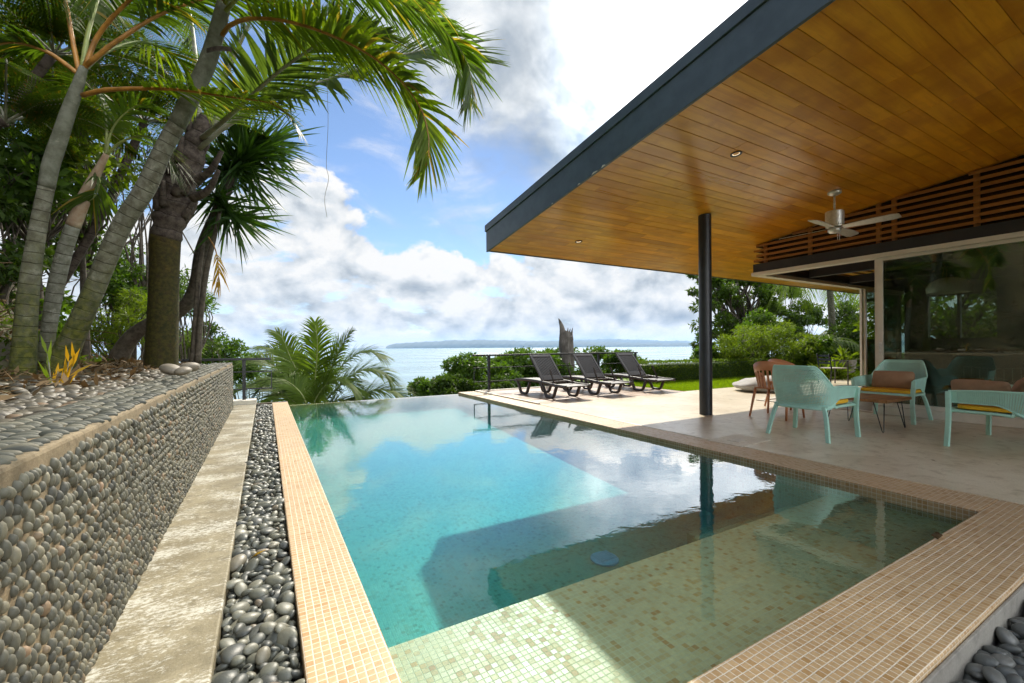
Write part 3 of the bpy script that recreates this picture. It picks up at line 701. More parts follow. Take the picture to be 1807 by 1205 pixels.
# ------------------------------------------------------------------ pebble-faced retaining wall
WX0, WX1, WTOP, WY0, WY1 = -0.84, -0.533, 0.838, -2.0, 9.5
wall = MB().box(WX0, WY0, -0.2, WX1, WY1, WTOP - 0.012).build('pebble_wall', M['mortar'], None, False, 0.012, 2)
tag(wall, 'long low retaining wall faced with upright grey pebbles in mortar', 'wall')
def face_pebbles():
    P, A, S, near = [], [], [], []
    z = 0.02
    row = 0
    while z < WTOP - 0.03:
        y = 0.9 + (row % 2)*0.018
        while y < WY1 - 0.01:
            sz_ = rng.choice([0.8, 1.0, 1.0, 1.18]); w = sz_*rng.uniform(0.0088, 0.0140); h = sz_*rng.uniform(0.0145, 0.0240)
            P.append((WX1 + 0.002, y + rng.normal(0, 0.005), z + rng.normal(0, 0.007)))
            S.append((rng.uniform(0.010, 0.016), w, h)); A.append(rng.normal(0, 0.16)); y += w*2 + rng.uniform(0.004, 0.014)
        z += 0.0415; row += 1
    P, S, A = np.array(P), np.array(S), np.array(A)
    R = np.zeros((len(P), 3, 3)); R[:, 0, 0] = 1; R[:, 1, 1] = np.cos(A); R[:, 1, 2] = -np.sin(A); R[:, 2, 1] = np.sin(A); R[:, 2, 2] = np.cos(A)
    nr = P[:, 1] < 3.0
    stuff(stones('face_pebbles', P[nr], R[nr], S[nr], M['wallpebble'], 2, wall, 10)); stuff(stones('face_pebbles', P[~nr], R[~nr], S[~nr], M['wallpebble'], 1, wall, 10))
    # end face and cap
    P, S, A = [], [], []
    x = WX0 + 0.045
    while x < WX1 - 0.022:
        y = 0.9 + rng.uniform(0, 0.03)
        while y < WY1 - 0.02:
            w = rng.uniform(0.013, 0.022); l = rng.uniform(0.026, 0.048)
            P.append((x + rng.normal(0, 0.006), y, WTOP - 0.012)); S.append((l, w, rng.uniform(0.012, 0.019))); A.append(rng.normal(0, 0.22)); y += 2*w + rng.uniform(0.002, 0.008)
        x += 0.072
    P, S, A = np.array(P), np.array(S), np.array(A)
    R = np.zeros((len(P), 3, 3)); R[:, 2, 2] = 1; R[:, 0, 0] = np.cos(A); R[:, 0, 1] = -np.sin(A); R[:, 1, 0] = np.sin(A); R[:, 1, 1] = np.cos(A)
    stuff(stones('cap_pebbles', P, R, S, M['shadepebble'], 2, wall, 10))
face_pebbles()
# loose stones of the planting bed
n = 1500
P = np.stack([-0.86 - np.abs(rng.normal(0, 0.26, n)), rng.uniform(0.8, 9.4, n), np.zeros(n)], 1); P = P[P[:, 0] > -2.4]; n = len(P)
P[:, 2] = hill_h(P[:, 0].copy(), P[:, 1].copy()) + 0.012
r = rng.uniform(0.022, 0.05, n)
stuff(stones('bed_stones', P, rots(n, 0.3), np.stack([r*1.25, r*0.95, r*0.6], 1), M['bedpebble'], 2), 'tan and grey loose river stones scattered on the planting bed')
# leaf litter
n = 5000
P = np.stack([-1.05 - rng.gamma(1.6, 0.75, n), rng.uniform(0.8, 12.5, n), np.zeros(n)], 1); P[:, 2] = hill_h(P[:, 0].copy(), P[:, 1].copy()) + rng.uniform(0.0, 0.04, n)
D = rand_dirs(n); D[:, 2] *= 0.35
V, F = kites(P, D, rand_dirs(n)*0.5 + [0, 0, 1], rng.uniform(0.04, 0.16, n), rng.uniform(0.012, 0.05, n), 0.3, -0.1)
stuff(np_mesh('leaf_litter', V, F, M['dryleaf']), 'brown dead leaves littering the planting bed under the palms')
for k, (px, py, r) in enumerate([(303, 652, 0.075), (322, 655, 0.055), (335, 648, 0.07)]):
    p = onz(px, py, 0.93)
    o = stones('boulder', np.array([p]), rots(1, 0.1), np.array([[r*1.25, r, r*0.62]]), M['boulder'], 3, None, 1)
    tag(o, ['pale rounded stone, leftmost of three at the foot of the mossy palm', 'small pale stone between two larger ones by the mossy palm', 'pale egg-shaped stone nearest the wall end beside the palms'][k], 'stone', 'pale stones by the wall end')

# dead leaf in the channel
for px, py, z, lb in ((443, 985, -0.01, 'curled orange dead leaf lying on the channel pebbles'), (1655, 952, 0.004, 'dark dead leaf lying on the inner edge of the front coping')):
    p = onz(px, py, z + 0.004)
    V, F = kites(np.array([p]), np.array([[1, 0.3, 0.15]]), np.array([[0, 0.3, 1]]), [0.075], [0.05], 0.4, -0.12)
    o = np_mesh('dead_leaf', V, F, M['dryleaf'] if px > 1000 else M['goldleaf']); tag(o, lb, 'leaf')
    sm = o.modifiers.new('thick', 'SOLIDIFY'); sm.thickness = 0.002

fbx = empty('floor_hatch', (*onz(1304, 777)[:2], 0.0), math.radians(3)); tag(fbx, 'pale cement patch with small cream cover plate set in the deck near the coping', 'floor hatch')
MB().box(-0.30, -0.20, 0.0005, 0.30, 0.20, 0.004).build('patch', concrete_mat('cement_patch', (0.60, 0.53, 0.40), (0.70, 0.63, 0.49), (0.52, 0.45, 0.32), 0.55, 2.0), fbx)
MB().box(-0.13, -0.07, 0.0045, 0.05, 0.07, 0.010).build('cover_plate', M['render'], fbx, False, 0.003)

# ------------------------------------------------------------------ lawn and hedge
V, F = grid(np.linspace(8.75, 40, 90), np.linspace(7.01, 11.2, 26), lambda X, Y: -0.05 + 0.05*vnoise(X, Y, 0.5, 4) + 0.02)
struct(np_mesh('lawn', V, F, M['lawn'], None, True))
n = 60000
P = np.stack([8.8 + rng.uniform(0, 1, n)**1.5*15, rng.uniform(7.05, 9.6, n), np.full(n, -0.06)], 1)
D = rand_dirs(n)*0.5 + [0, 0, 1]
V, F = kites(P, D, rand_dirs(n), rng.uniform(0.06, 0.11, n), rng.uniform(0.006, 0.012, n), 0.0, 0.1)
stuff(np_mesh('grass', V, F, M['grass']), 'bright short lawn grass growing between the deck and the hedge')

def leaf_box(x0, y0, z0, x1, y1, z1, n, L):
    P, N = [], []
    ax = np.array([(x1-x0)*(y1-y0), (x1-x0)*(z1-z0), (x1-x0)*(z1-z0), (y1-y0)*(z1-z0)]); ax = ax/ax.sum()
    for f, q in enumerate(ax):
        k = int(n*q); u, v = rng.uniform(0, 1, k), rng.uniform(0, 1, k)
        if f == 0: P.append(np.stack([x0+u*(x1-x0), y0+v*(y1-y0), np.full(k, z1)], 1)); nn = (0, 0, 1)
        elif f == 1: P.append(np.stack([x0+u*(x1-x0), np.full(k, y0), z0+v*(z1-z0)], 1)); nn = (0, -1, 0.3)
        elif f == 2: P.append(np.stack([x0+u*(x1-x0), np.full(k, y1), z0+v*(z1-z0)], 1)); nn = (0, 1, 0.3)
        else: P.append(np.stack([np.full(k, x0), y0+u*(y1-y0), z0+v*(z1-z0)], 1)); nn = (-1, 0, 0.3)
        N.append(np.tile(nn, (k, 1)))
    P = np.concatenate(P); N = np.concatenate(N); k = len(P)
    P = P + N*(0.03*vnoise(P[:, 0], P[:, 2]*2 + P[:, 1], 3.0, 9) + rng.normal(0, 0.018, k))[:, None] - N*0.02
    return kites(P, N + rand_dirs(k)*0.9, N + rand_dirs(k)*0.8, rng.uniform(0.6, 1.2, k)*L, rng.uniform(0.4, 0.65, k)*L)
hedge = MB().box(9.85, 9.18, -0.2, 34, 9.95, 0.52).build('hedge', M['leafd'], None, False, 0.05)
tag(hedge, 'long clipped green hedge along the far edge of the lawn', 'hedge')
V, F = leaf_box(9.8, 9.1, -0.1, 34, 10.0, 0.60, 42000, 0.05)
np_mesh('foliage', V, F, M['hedge'], hedge)

# ------------------------------------------------------------------ HOUSE
house = empty('house', (8.5, 5.1, 0)); tag(house, 'modern open pavilion house with sloping timber ceiling and big glass walls', 'house')
house_off = Vector((-8.5, -5.1, 0))
def hpart(mb, name, mat, parent=None, **kw):
    o = mb.build(name, mat, None, **kw)
    if parent is None: o.parent = house; o.location = house_off
    else: o.parent = parent; 
    return o
RS = 0.13
def rz_(y): return 2.84 + RS*(7.0 - y)
RX0, RX1, RY0, RY1 = 3.52, 18.0, -5.0, 7.0
# soffit boards
mb = MB(); ang = math.atan(RS); cosr = math.cos(ang)
y = RY1 - 0.005; brd = 0.158
while y > RY0:
    y0 = y - brd + 0.004
    x = RX0 + 0.02 - rng.uniform(0, 1.6)
    while x < RX1 - 0.1:
        L = rng.choice([0.9, 1.3, 1.8, 2.3, 2.8]); a, b = max(x, RX0 + 0.02), min(x + L - 0.0025, RX1)
        if b > a + 0.02:
            dz = rng.normal(0, 0.0008)
            c = [(a, y0, rz_(y0)+dz), (b, y0, rz_(y0)+dz), (b, y, rz_(y)+dz), (a, y, rz_(y)+dz)]
            mb.add(c + [(p[0], p[1], p[2]+0.018) for p in c], [(0,3,2,1),(4,5,6,7),(0,1,5,4),(1,2,6,5),(2,3,7,6),(3,0,4,7)])
        x += L
    y -= brd
hpart(mb, 'soffit', M['soffit'], bevel=0.002, seg=1)
def slope_slab(mb, x0, x1, y0, y1, d0, d1):
    c = [(x0, y0, rz_(y0)+d0), (x1, y0, rz_(y0)+d0), (x1, y1, rz_(y1)+d0), (x0, y1, rz_(y1)+d0)]
    t = [(x0, y0, rz_(y0)+d1), (x1, y0, rz_(y0)+d1), (x1, y1, rz_(y1)+d1), (x0, y1, rz_(y1)+d1)]
    mb.add(c + t, [(0,3,2,1),(4,5,6,7),(0,1,5,4),(1,2,6,5),(2,3,7,6),(3,0,4,7)])
mb = MB(); slope_slab(mb, RX0 + 0.001, RX1, RY0, RY1 - 0.001, 0.0225, 0.40); hpart(mb, 'roof', M['beam'])
mb = MB(); slope_slab(mb, RX0 - 0.035, RX0, RY0, RY1 + 0.035, -0.02, 0.345); slope_slab(mb, RX0, RX1, RY1 + 0.0005, RY1 + 0.035, -0.012, 0.345)
hpart(mb, 'fascia', M['slate'], bevel=0.004)
mb = MB(); slope_slab(mb, RX0 - 0.055, RX0 + 0.02, RY0, RY1 + 0.055, 0.347, 0.465); slope_slab(mb, RX0 + 0.0205, RX1, RY1 - 0.02, RY1 + 0.055, 0.347, 0.465)
hpart(mb, 'roof_edge', M['slate'], bevel=0.004)
for yy, l_, h_ in ((4.06, 0.11, 0.020), (3.90, 0.07, 0.024), (4.36, 0.05, 0.014), (4.95, 0.04, 0.012)):
    c_ = [(RX0 - 0.0375, yy + l_*a_/2, rz_(yy + l_*a_/2) - 0.020 + h_*b_) for a_, b_ in ((-1, 0.0), (-0.55, 0.55), (-0.1, 0.7), (0.3, 1.0), (0.8, 0.5), (1, 0.0))]
    hpart(MB().add(c_ + [(RX0 - 0.0345, p[1], p[2]) for p in c_], [(0,1,2,3,4,5), (11,10,9,8,7,6)] + [(i, 6+i, 6+(i+1) % 6, (i+1) % 6) for i in range(6)]), 'bare_patch', M['render'])
# column
mb = MB().lathe([(0.0965, 0.001), (0.0965, rz_(4.46) + 0.0)], 40, (6.09, 4.46, 0)); hpart(mb, 'column', M['black'])
# downlights
for (x, y_) in ((4.81, 3.10), (4.84, 6.08)):
    zz = rz_(y_)
    mb = MB().lathe([(0.045, -0.001), (0.062, -0.003), (0.064, -0.010), (0.050, -0.012), (0.042, -0.004), (0.041, 0.012)], 28, cap=False); o = mb.build('downlight', M['black'], house)
    o.location = Vector((x, y_, zz)) + house_off; o.rotation_euler = (-ang, 0, 0)
    mb = MB().lathe([(0.0001, 0.014), (0.030, 0.012), (0.042, -0.003), (0.040, -0.006), (0.026, 0.004), (0.0001, 0.006)], 24); mb.build('lens', M['downlens'], o, True)
# clerestory slats
GX, GY = 8.5, 5.06
mb = MB()
k = 0
z = 2.745
while z < 4.3:
    ytop = min(GY, 7.0 - (z + 0.05 - 2.84)/RS)     # slats run out against the sloping soffit
    if ytop > -4:
        mb.box(GX - 0.02, -4.5, z, GX + 0.008, ytop + (0.05 if k % 2 == 0 else 0.0), z + 0.042)
    z += 0.098; k += 1
hpart(mb, 'slat_screen', M['slatwood'], bevel=0.002, seg=1)
mb = MB()
for k in range(4): mb.box(GX + 0.03, GY, 2.745 + 0.098*k, 16, GY + 0.028, 2.745 + 0.098*k + 0.042)
hpart(mb, 'slat_screen', M['slatwood'])
for yy in (4.9, 4.1, 3.1, 2.9, 2.0, 1.0, 0.0, -1.5):
    hpart(MB().box(GX + 0.012, yy - 0.03, 2.70, GX + 0.05, yy + 0.03, rz_(yy) - 0.005), 'screen_post', M['slatwood'])
mb = MB(); mb.box(GX - 0.06, -4.5, 2.535, GX + 0.10, GY + 0.04, 2.70); mb.box(GX + 0.102, GY - 0.12, 2.535, 16, GY + 0.04, 2.70)
hpart(mb, 'header_beam', M['beam'], bevel=0.004)
mb = MB(); mb.box(GX - 0.09, -4.5, 2.465, GX + 0.09, GY + 0.06, 2.533); mb.box(GX + 0.092, GY - 0.10, 2.465, 16, GY + 0.06, 2.533)
hpart(mb, 'door_track', M['alu'], bevel=0.004)
hpart(MB().add([(GX+0.055, -4.5, 2.702), (GX+0.055, GY-0.13, 2.702), (GX+0.055, GY-0.13, rz_(GY-0.13)-0.003), (GX+0.055, -4.5, rz_(-4.5)-0.003), (GX+0.067, -4.5, 2.702), (GX+0.067, GY-0.13, 2.702), (GX+0.067, GY-0.13, rz_(GY-0.13)-0.003), (GX+0.067, -4.5, rz_(-4.5)-0.003)], [(0,1,2,3),(7,6,5,4),(0,4,5,1),(1,5,6,2),(2,6,7,3),(3,7,4,0)]), 'clerestory_shade_pane', M['darkglass'])  # added pane whose dark tint shades the gaps between the slats
# interior cross beams and inner slats seen through the open corner
mb = MB()
for xx in (10.2, 12.0, 13.8): mb.box(xx, -4, 2.55, xx + 0.12, GY - 0.13, 2.72)
hpart(mb, 'ceiling_beam', M['beam'])
mb = MB(); mb.box(GX - 0.08, -4.5, 0.003, GX + 0.08, 3.16, 0.125); hpart(mb, 'plinth', M['alu'], bevel=0.005)
mb = MB(); mb.box(GX - 0.05, 3.162, 0.003, GX + 0.05, GY, 0.018); mb.box(GX + 0.052, GY - 0.08, 0.003, 15, GY + 0.02, 0.018); hpart(mb, 'floor_track', M['alu'])
def door_panel(axis, a0, a1, c, z0, z1, nm='sliding_door', st=0.075):
    d = MB()
    if axis == 'y':   # runs along Y at X=c
        d.box(c-0.022, a0, z0, c+0.022, a0+st, z1); d.box(c-0.022, a1-st, z0, c+0.022, a1, z1)
        d.box(c-0.020, a0+st, z0, c+0.020, a1-st, z0+0.06); d.box(c-0.020, a0+st, z1-0.05, c+0.020, a1-st, z1)
        p = MB().box(c-0.004, a0+st-0.01, z0+0.05, c+0.004, a1-st+0.01, z1-0.04)
    else:
        d.box(a0, c-0.022, z0, a0+st, c+0.022, z1); d.box(a1-st, c-0.022, z0, a1, c+0.022, z1)
        d.box(a0+st, c-0.020, z0, a1-st, c+0.020, z0+0.06); d.box(a0+st, c-0.020, z1-0.05, a1-st, c+0.020, z1)
        p = MB().box(a0+st-0.01, c-0.004, z0+0.05, a1-st+0.01, c+0.004, z1-0.04)
    o = hpart(d, nm, M['alu'], bevel=0.003); p.build('pane', M['glass'], o); return o
d1 = door_panel('y', -0.6, 3.10, GX - 0.03, 0.127, 2.463)
d2 = door_panel('y', -1.2, 3.15, GX + 0.03, 0.127, 2.463)
hb = MB().box(GX-0.068, 3.035, 0.93, GX-0.0525, 3.075, 1.13); hb.box(GX-0.084, 3.045, 0.98, GX-0.0685, 3.065, 1.08); hb.build('door_handle', M['steel'], d1, False, 0.004)
d3 = door_panel('x', 12.84, 15.0, GY - 0.02, 0.02, 2.463); d4 = door_panel('x', 12.90, 15.0, GY - 0.075, 0.02, 2.463)
# interior shell
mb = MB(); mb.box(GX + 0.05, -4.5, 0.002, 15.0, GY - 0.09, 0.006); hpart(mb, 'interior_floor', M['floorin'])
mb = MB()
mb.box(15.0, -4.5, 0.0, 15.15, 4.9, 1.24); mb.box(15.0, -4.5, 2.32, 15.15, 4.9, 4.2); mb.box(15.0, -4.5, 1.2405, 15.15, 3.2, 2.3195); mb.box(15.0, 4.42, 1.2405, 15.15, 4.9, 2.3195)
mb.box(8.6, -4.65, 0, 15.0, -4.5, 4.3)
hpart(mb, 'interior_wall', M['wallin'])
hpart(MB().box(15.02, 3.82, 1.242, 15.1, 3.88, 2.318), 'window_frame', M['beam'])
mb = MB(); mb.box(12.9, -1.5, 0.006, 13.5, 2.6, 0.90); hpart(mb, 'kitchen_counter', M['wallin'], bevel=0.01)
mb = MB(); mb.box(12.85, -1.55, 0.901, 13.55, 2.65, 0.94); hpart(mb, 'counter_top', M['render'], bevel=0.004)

# pendant lamp
pend = empty('pendant_lamp', (10.5, 2.82, 2.0)); tag(pend, 'cream domed pendant lamp hanging inside behind the glass wall', 'lamp')
MB().lathe([(0.02, 0.27), (0.12, 0.26), (0.24, 0.20), (0.30, 0.09), (0.29, 0.0), (0.275, 0.0), (0.285, 0.085), (0.22, 0.185), (0.1, 0.245), (0.0001, 0.25)], 32).build('lamp_shade', M['lampglass'], pend, True)
MB().tube([(0, 0, 0.26), (0, 0, 1.35)], 0.006, 8).build('cord', M['black'], pend)

# ceiling fan
fan = empty('ceiling_fan', (7.255, 3.16, rz_(3.16))); tag(fan, 'brushed steel ceiling fan with four blades under the timber ceiling', 'fan')
MB().lathe([(0.0001, 0.0), (0.085, 0.012), (0.085, -0.03), (0.05, -0.055), (0.014, -0.06)], 28).build('canopy', M['steel'], fan, True)
MB().tube([(0, 0, -0.05), (0, 0, -0.29)], 0.012, 14).build('downrod', M['steel'], fan, True)
MB().lathe([(0.014, -0.275), (0.02, -0.285), (0.105, -0.29), (0.115, -0.30), (0.115, -0.49), (0.108, -0.50), (0.112, -0.505), (0.112, -0.52), (0.07, -0.53), (0.0001, -0.53)], 36).build('motor', M['steel'], fan)
MB().lathe([(0.0001, -0.530), (0.06, -0.5305), (0.085, -0.545), (0.085, -0.575), (0.07, -0.60), (0.03, -0.61), (0.0001, -0.61)], 30).build('hub_cap', M['steel'], fan, True)
for dx in (-0.03, 0.03):
    MB().tube([(dx, -0.05, -0.6), (dx, -0.05, -0.72)], 0.0022, 6).build('pull_chain', M['steel'], fan)
for k in range(4):
    a = math.radians(4 + 90*k); pit = math.radians(-13)
    b = MB(); n = 9; V = []
    for i in range(n):
        t = i/(n-1); r = 0.10 + 0.64*t; w = 0.05 + 0.022*math.sin(t*2.2) + 0.01*t
        if i == n-1: w *= 0.7
        for sgn in (-1, 1):
            for h in (0.004, -0.004): V.append((r, sgn*w*math.cos(pit), -0.535 + sgn*w*math.sin(pit) + h))
    Fb = []
    for i in range(n-1):
        o0, o1 = i*4, (i+1)*4
        Fb += [(o0, o1, o1+2, o0+2), (o0+1, o0+3, o1+3, o1+1), (o0, o0+1, o1+1, o1), (o0+2, o1+2, o1+3, o0+3)]
    Fb += [(0, 2, 3, 1), ((n-1)*4, (n-1)*4+1, (n-1)*4+3, (n-1)*4+2)]
    b.add(V, Fb); o = b.build('blade', M['steel'], fan); o.rotation_euler = (0, 0, a)

# ------------------------------------------------------------------ RAILINGS
def railing(name, label, loc, x0, x1, posts, ztop, gaps):
    r = empty(name, loc); tag(r, label, 'railing')
    MB().box(x0, -0.035, ztop - 0.045, x1, 0.035, ztop).build('top_rail', M['railmetal'], r, False, 0.004)
    for x in posts: MB().box(x-0.03, -0.025, 0.0, x+0.03, 0.025, ztop - 0.046).build('post', M['railmetal'], r, False, 0.003)
    for a, b in gaps:
        MB().box(a, -0.01, 0.545, b, 0.01, 0.567).build('mid_rail', M['railmetal'], r); MB().box(a, -0.01, 0.20, b, 0.01, 0.222).build('mid_rail', M['railmetal'], r)
    return r
rl = railing('railing', 'black metal railing with slim rails behind the three loungers', (4.87, 9.72, 0.02), -0.45, 5.12, (0.0, 1.76, 3.57, 5.05), 0.89, [(-0.40, -0.031), (0.031, 1.729), (1.791, 3.539), (3.601, 5.019)])
MB().box(-0.42, -0.01, 0.20, -0.401, 0.01, 0.567).build('end_bar', M['railmetal'], rl)
rl2 = railing('railing', 'black metal railing past the wall end beside the fan of palm leaves', (-0.375, 10.15, 0.075), -2.6, 0.47, (-2.4, 0.0), 0.83, [(-2.369, -0.031), (0.031, 0.47)])
MB().box(0.471, -0.01, 0.20, 0.49, 0.01, 0.567).build('end_bar', M['railmetal'], rl2)

# ------------------------------------------------------------------ LOUNGERS
def rounded_bar(P, w, h, mb):
    prof = [(-w/2, -h/2), (w/2, -h/2), (w/2, h/2), (-w/2, h/2)]
    mb.sweep(cr(P, 44), prof, up=(1, 0, 0))
def make_lounger():
    t = empty('sun_lounger')
    for sx in (-1, 1):
        x = sx*0.31; mb = MB()
        rounded_bar([(x, 0.98, 0.30), (x, 0.80, 0.325), (x, 0.45, 0.335), (x, 0.05, 0.33), (x, -0.28, 0.31), (x, -0.60, 0.285), (x, -0.98, 0.275)], 0.045, 0.06, mb)
        mb.build('side_rail', M['lounger'], t, True)
        for y0 in (0.60, -0.42):
            mb = MB(); rounded_bar([(x, y0+0.29, 0.30), (x, y0+0.20, 0.17), (x, y0+0.13, 0.045), (x, y0+0.05, 0.022), (x, y0-0.05, 0.022), (x, y0-0.13, 0.05), (x, y0-0.19, 0.16), (x, y0-0.25, 0.285)], 0.05, 0.05, mb)
            mb.build('leg', M['lounger'], t, True)
    mb = MB()
    for i in range(18): mb.box(-0.285, 0.96 - i*0.062, 0.318, 0.285, 0.91 - i*0.062, 0.336)
    for yy in (0.97, -0.20): mb.box(-0.287, yy - 0.03, 0.29, 0.287, yy, 0.335)
    mb.build('seat', M['lounger'], t, False, 0.004)
    mb = MB(); mb.box(-0.287, -0.98, 0.262, 0.287, -0.42, 0.290); mb.build('head_shelf', M['lounger'], t, False, 0.012)
    # backrest, hinged behind the seat and raised
    b = empty('backrest', (0, -0.10, 0.345), 0, t); b.rotation_euler = (math.radians(-42), 0, 0)
    # local z runs up the back
    fr = MB()
    fr.box(-0.29, -0.02, 0.0, -0.235, 0.02, 0.74); fr.box(0.235, -0.02, 0.0, 0.29, 0.02, 0.74); fr.box(-0.234, -0.02, 0.67, 0.234, 0.02, 0.74); fr.box(-0.234, -0.02, 0.0, 0.234, 0.02, 0.13)
    fr.build('back_frame', M['lounger'], b, False, 0.008)
    sl = MB()
    for i in range(12):
        x = -0.2145 + i*0.039; sl.box(x - 0.0125, -0.010, 0.131, x + 0.0125, 0.012, 0.669)
    sl.build('back_slats', M['lounger'], b, False, 0.002, 1)
    for sx in (-1, 1): MB().bar((sx*0.25, -0.10 - 0.24, 0.60), (sx*0.25, -0.50, 0.30), 0.022, 0.03).build('strut', M['lounger'], t)
    return t
lg = make_lounger()
spots = [(5.52, 7.98, 0.02, 'brown resin sun lounger nearest the pool, with raised slatted back'), (6.78, 8.02, -0.02, 'brown resin sun lounger between two others, with raised slatted back'), (8.20, 8.05, 0.0, 'brown resin sun lounger nearest the hedge, with raised slatted back')]
for i, (x, y, a, lb) in enumerate(spots):
    o = lg if i == 0 else copy_tree(lg)
    o.location = (x, y, 0.001); o.rotation_euler = (0, 0, a); tag(o, lb, 'sun lounger', 'sun loungers by the railing')

# ------------------------------------------------------------------ ARMCHAIRS (perforated resin shell)
def make_seat(W, name, D=0.68):
    """local: front is -Y, width along X"""
    t = empty(name)
    hw, hd, rc = W/2 - 0.02, D/2 - 0.03, 0.15
    path = [(-hw - 0.005, -hd), (-hw, -hd*0.4), (-hw + 0.01, hd - rc - 0.06)]
    for i in range(1, 7):
        a = math.pi - i/7*math.pi/2; path.append((-hw + 0.01 + rc + rc*math.cos(a), hd - rc + rc*math.sin(a)))
    pr = [(-x, y) for x, y in path[::-1]]
    path = path + [(-hw*0.3, hd + 0.012), (hw*0.3, hd + 0.012)] + pr
    pt = cr([(x, y, 0) for x, y in path], 160)[:, :2]
    L = np.concatenate([[0], np.cumsum(np.linalg.norm(np.diff(pt, axis=0), axis=1))]); tot = L[-1]
    pitch = 0.0148
    nu = int(tot/pitch); u = np.linspace(0, tot, nu + 1)
    X = np.interp(u, L, pt[:, 0]); Y = np.interp(u, L, pt[:, 1])
    # back-ness: 0 on the arms, 1 on the back
    bk = np.clip((Y - (hd - 0.30))/0.27, 0, 1); bk = bk*bk*(3 - 2*bk)
    inner = np.clip((hw - np.abs(X))/0.10, 0, 1)
    bkt = np.clip((Y - (hd - 0.14))/0.12, 0, 1); bkt = bkt*bkt*(3-2*bkt)
    ztop = 0.615 + 0.235*bkt - 0.02*np.clip(-Y/hd, 0, 1); zbot = 0.475 - 0.115*bk
    nv = 28
    Vg = np.zeros((nv + 1, nu + 1, 3))
    for j in range(nv + 1):
        v = j/nv; z = zbot + (ztop - zbot)*v; h = np.clip((z - 0.40)/0.46, 0, 1)
        Vg[j, :, 0] = X*(1 - 0.05*(1 - v)) * (1 - 0.16*bk*np.clip((z - 0.62)/0.24, 0, 1)) + np.sign(X)*0.03*(1 - bk)*h
        Vg[j, :, 1] = Y + bk*(0.13*h) - 0.01*(1 - bk)*0
        Vg[j, :, 2] = z
    bm = bmesh.new(); vs = [[bm.verts.new(Vg[j, i]) for i in range(nu + 1)] for j in range(nv + 1)]
    hole = []
    for j in range(nv):
        for i in range(nu):
            f = bm.faces.new((vs[j][i], vs[j][i+1], vs[j+1][i+1], vs[j+1][i]))
            f.smooth = True
            if 2 <= j < nv - 2 and 4 <= i < nu - 4: hole.append(f)
    for f in hole:
        vv = list(f.verts); c = sum((v.co for v in vv), Vector())/4
        q = [bm.verts.new(c + (v.co - c)*0.50) for v in vv]
        for i in range(4):
            nf = bm.faces.new((vv[i], vv[(i+1) % 4], q[(i+1) % 4], q[i])); nf.smooth = True
    bmesh.ops.delete(bm, geom=hole, context='FACES_ONLY')
    me = bpy.data.meshes.new('shell'); bm.to_mesh(me); bm.free(); me.materials.append(M['aqua'])
    sh = bpy.data.objects.new('shell', me); COL.objects.link(sh); sh.parent = t
    so = sh.modifiers.new('thick', 'SOLIDIFY'); so.thickness = 0.006; so.offset = 0
    MB().tube(Vg[nv], 0.011, 8).build('rim', M['aqua'], t, True)
    # seat frame: front bar, sides, curved back bar
    fb = np.stack([Vg[0][:, 0], Vg[0][:, 1], np.where(bk > 0.5, Vg[0][:, 2], 0.385 - 0.025*bk)], 1)
    fr = MB(); fr.tube(fb, 0.016, 8); fr.tube(Vg[0], 0.009, 8)
    fr.bar((-hw + 0.02, -hd, 0.385), (hw - 0.02, -hd, 0.385), 0.03, 0.045)
    fr.build('seat_frame', M['aqua'], t, True)
    mb = MB(); mb.box(-hw + 0.04, -hd + 0.02, 0.375, hw - 0.04, hd - 0.02, 0.395); mb.build('seat_pan', M['aqua'], t, False, 0.006)
    for sx in (-1, 1):
        mb = MB()     # front leg runs up to the arm
        mb.sweep(cr([(sx*(hw + 0.02), -hd - 0.015, 0.0), (sx*(hw + 0.005), -hd - 0.005, 0.30), (sx*(hw + 0.022), -hd, 0.59)], 14), [(-0.022, -0.020), (0.022, -0.020), (0.022, 0.020), (-0.022, 0.020)], up=(1, 0, 0))
        mb.build('leg', M['aqua'], t, False, 0.004)
        mb = MB(); mb.sweep(cr([(sx*(hw + 0.0), hd + 0.05, 0.0), (sx*(hw - 0.04), hd - 0.0, 0.25), (sx*(hw - 0.075), hd - 0.03, 0.385)], 12), [(-0.020, -0.018), (0.020, -0.018), (0.020, 0.018), (-0.020, 0.018)], up=(1, 0, 0))
        mb.build('leg', M['aqua'], t, False, 0.004)
    return t
def soft_box(name, sx, sy, sz, mat, puff=0.5, parent=None, wrinkle=0.0, p=5.0, seed=1):
    n = 26; bm = bmesh.new(); bmesh.ops.create_cube(bm, size=2.0); bmesh.ops.subdivide_edges(bm, edges=bm.edges[:], cuts=12, use_grid_fill=True)
    r = np.random.default_rng(seed)
    V = np.array([v.co[:] for v in bm.verts])
    q = (np.abs(V)**p).sum(1)**(1/p); V = V/q[:, None]
    e = 1 - puff*np.clip(np.maximum(np.abs(V[:, 0]), np.abs(V[:, 1])), 0, 1)**3.0
    W = V*np.array([sx/2, sy/2, sz/2]); W[:, 2] *= e
    if wrinkle: W += (wrinkle*vnoise(V[:, 0]*2 + V[:, 2], V[:, 1]*2 - V[:, 2], 2.0, seed))[:, None]*np.array([0.4, 0.4, 1.0])
    for v, w in zip(bm.verts, W): v.co = w
    me = bpy.data.meshes.new(name); bm.to_mesh(me); bm.free(); me.materials.append(mat)
    me.polygons.foreach_set('use_smooth', np.ones(len(me.polygons), dtype=bool))
    o = bpy.data.objects.new(name, me); COL.objects.link(o)
    if parent: o.parent = parent
    return o
def pillow(loc, size, rot, label, seed):
    o = soft_box('pillow', size[0], size[1], size[2], M['brown'], 0.72, None, 0.012, 9.0, seed)
    o.location = loc; o.rotation_euler = rot; tag(o, label, 'pillow', 'brown throw pillows'); return o
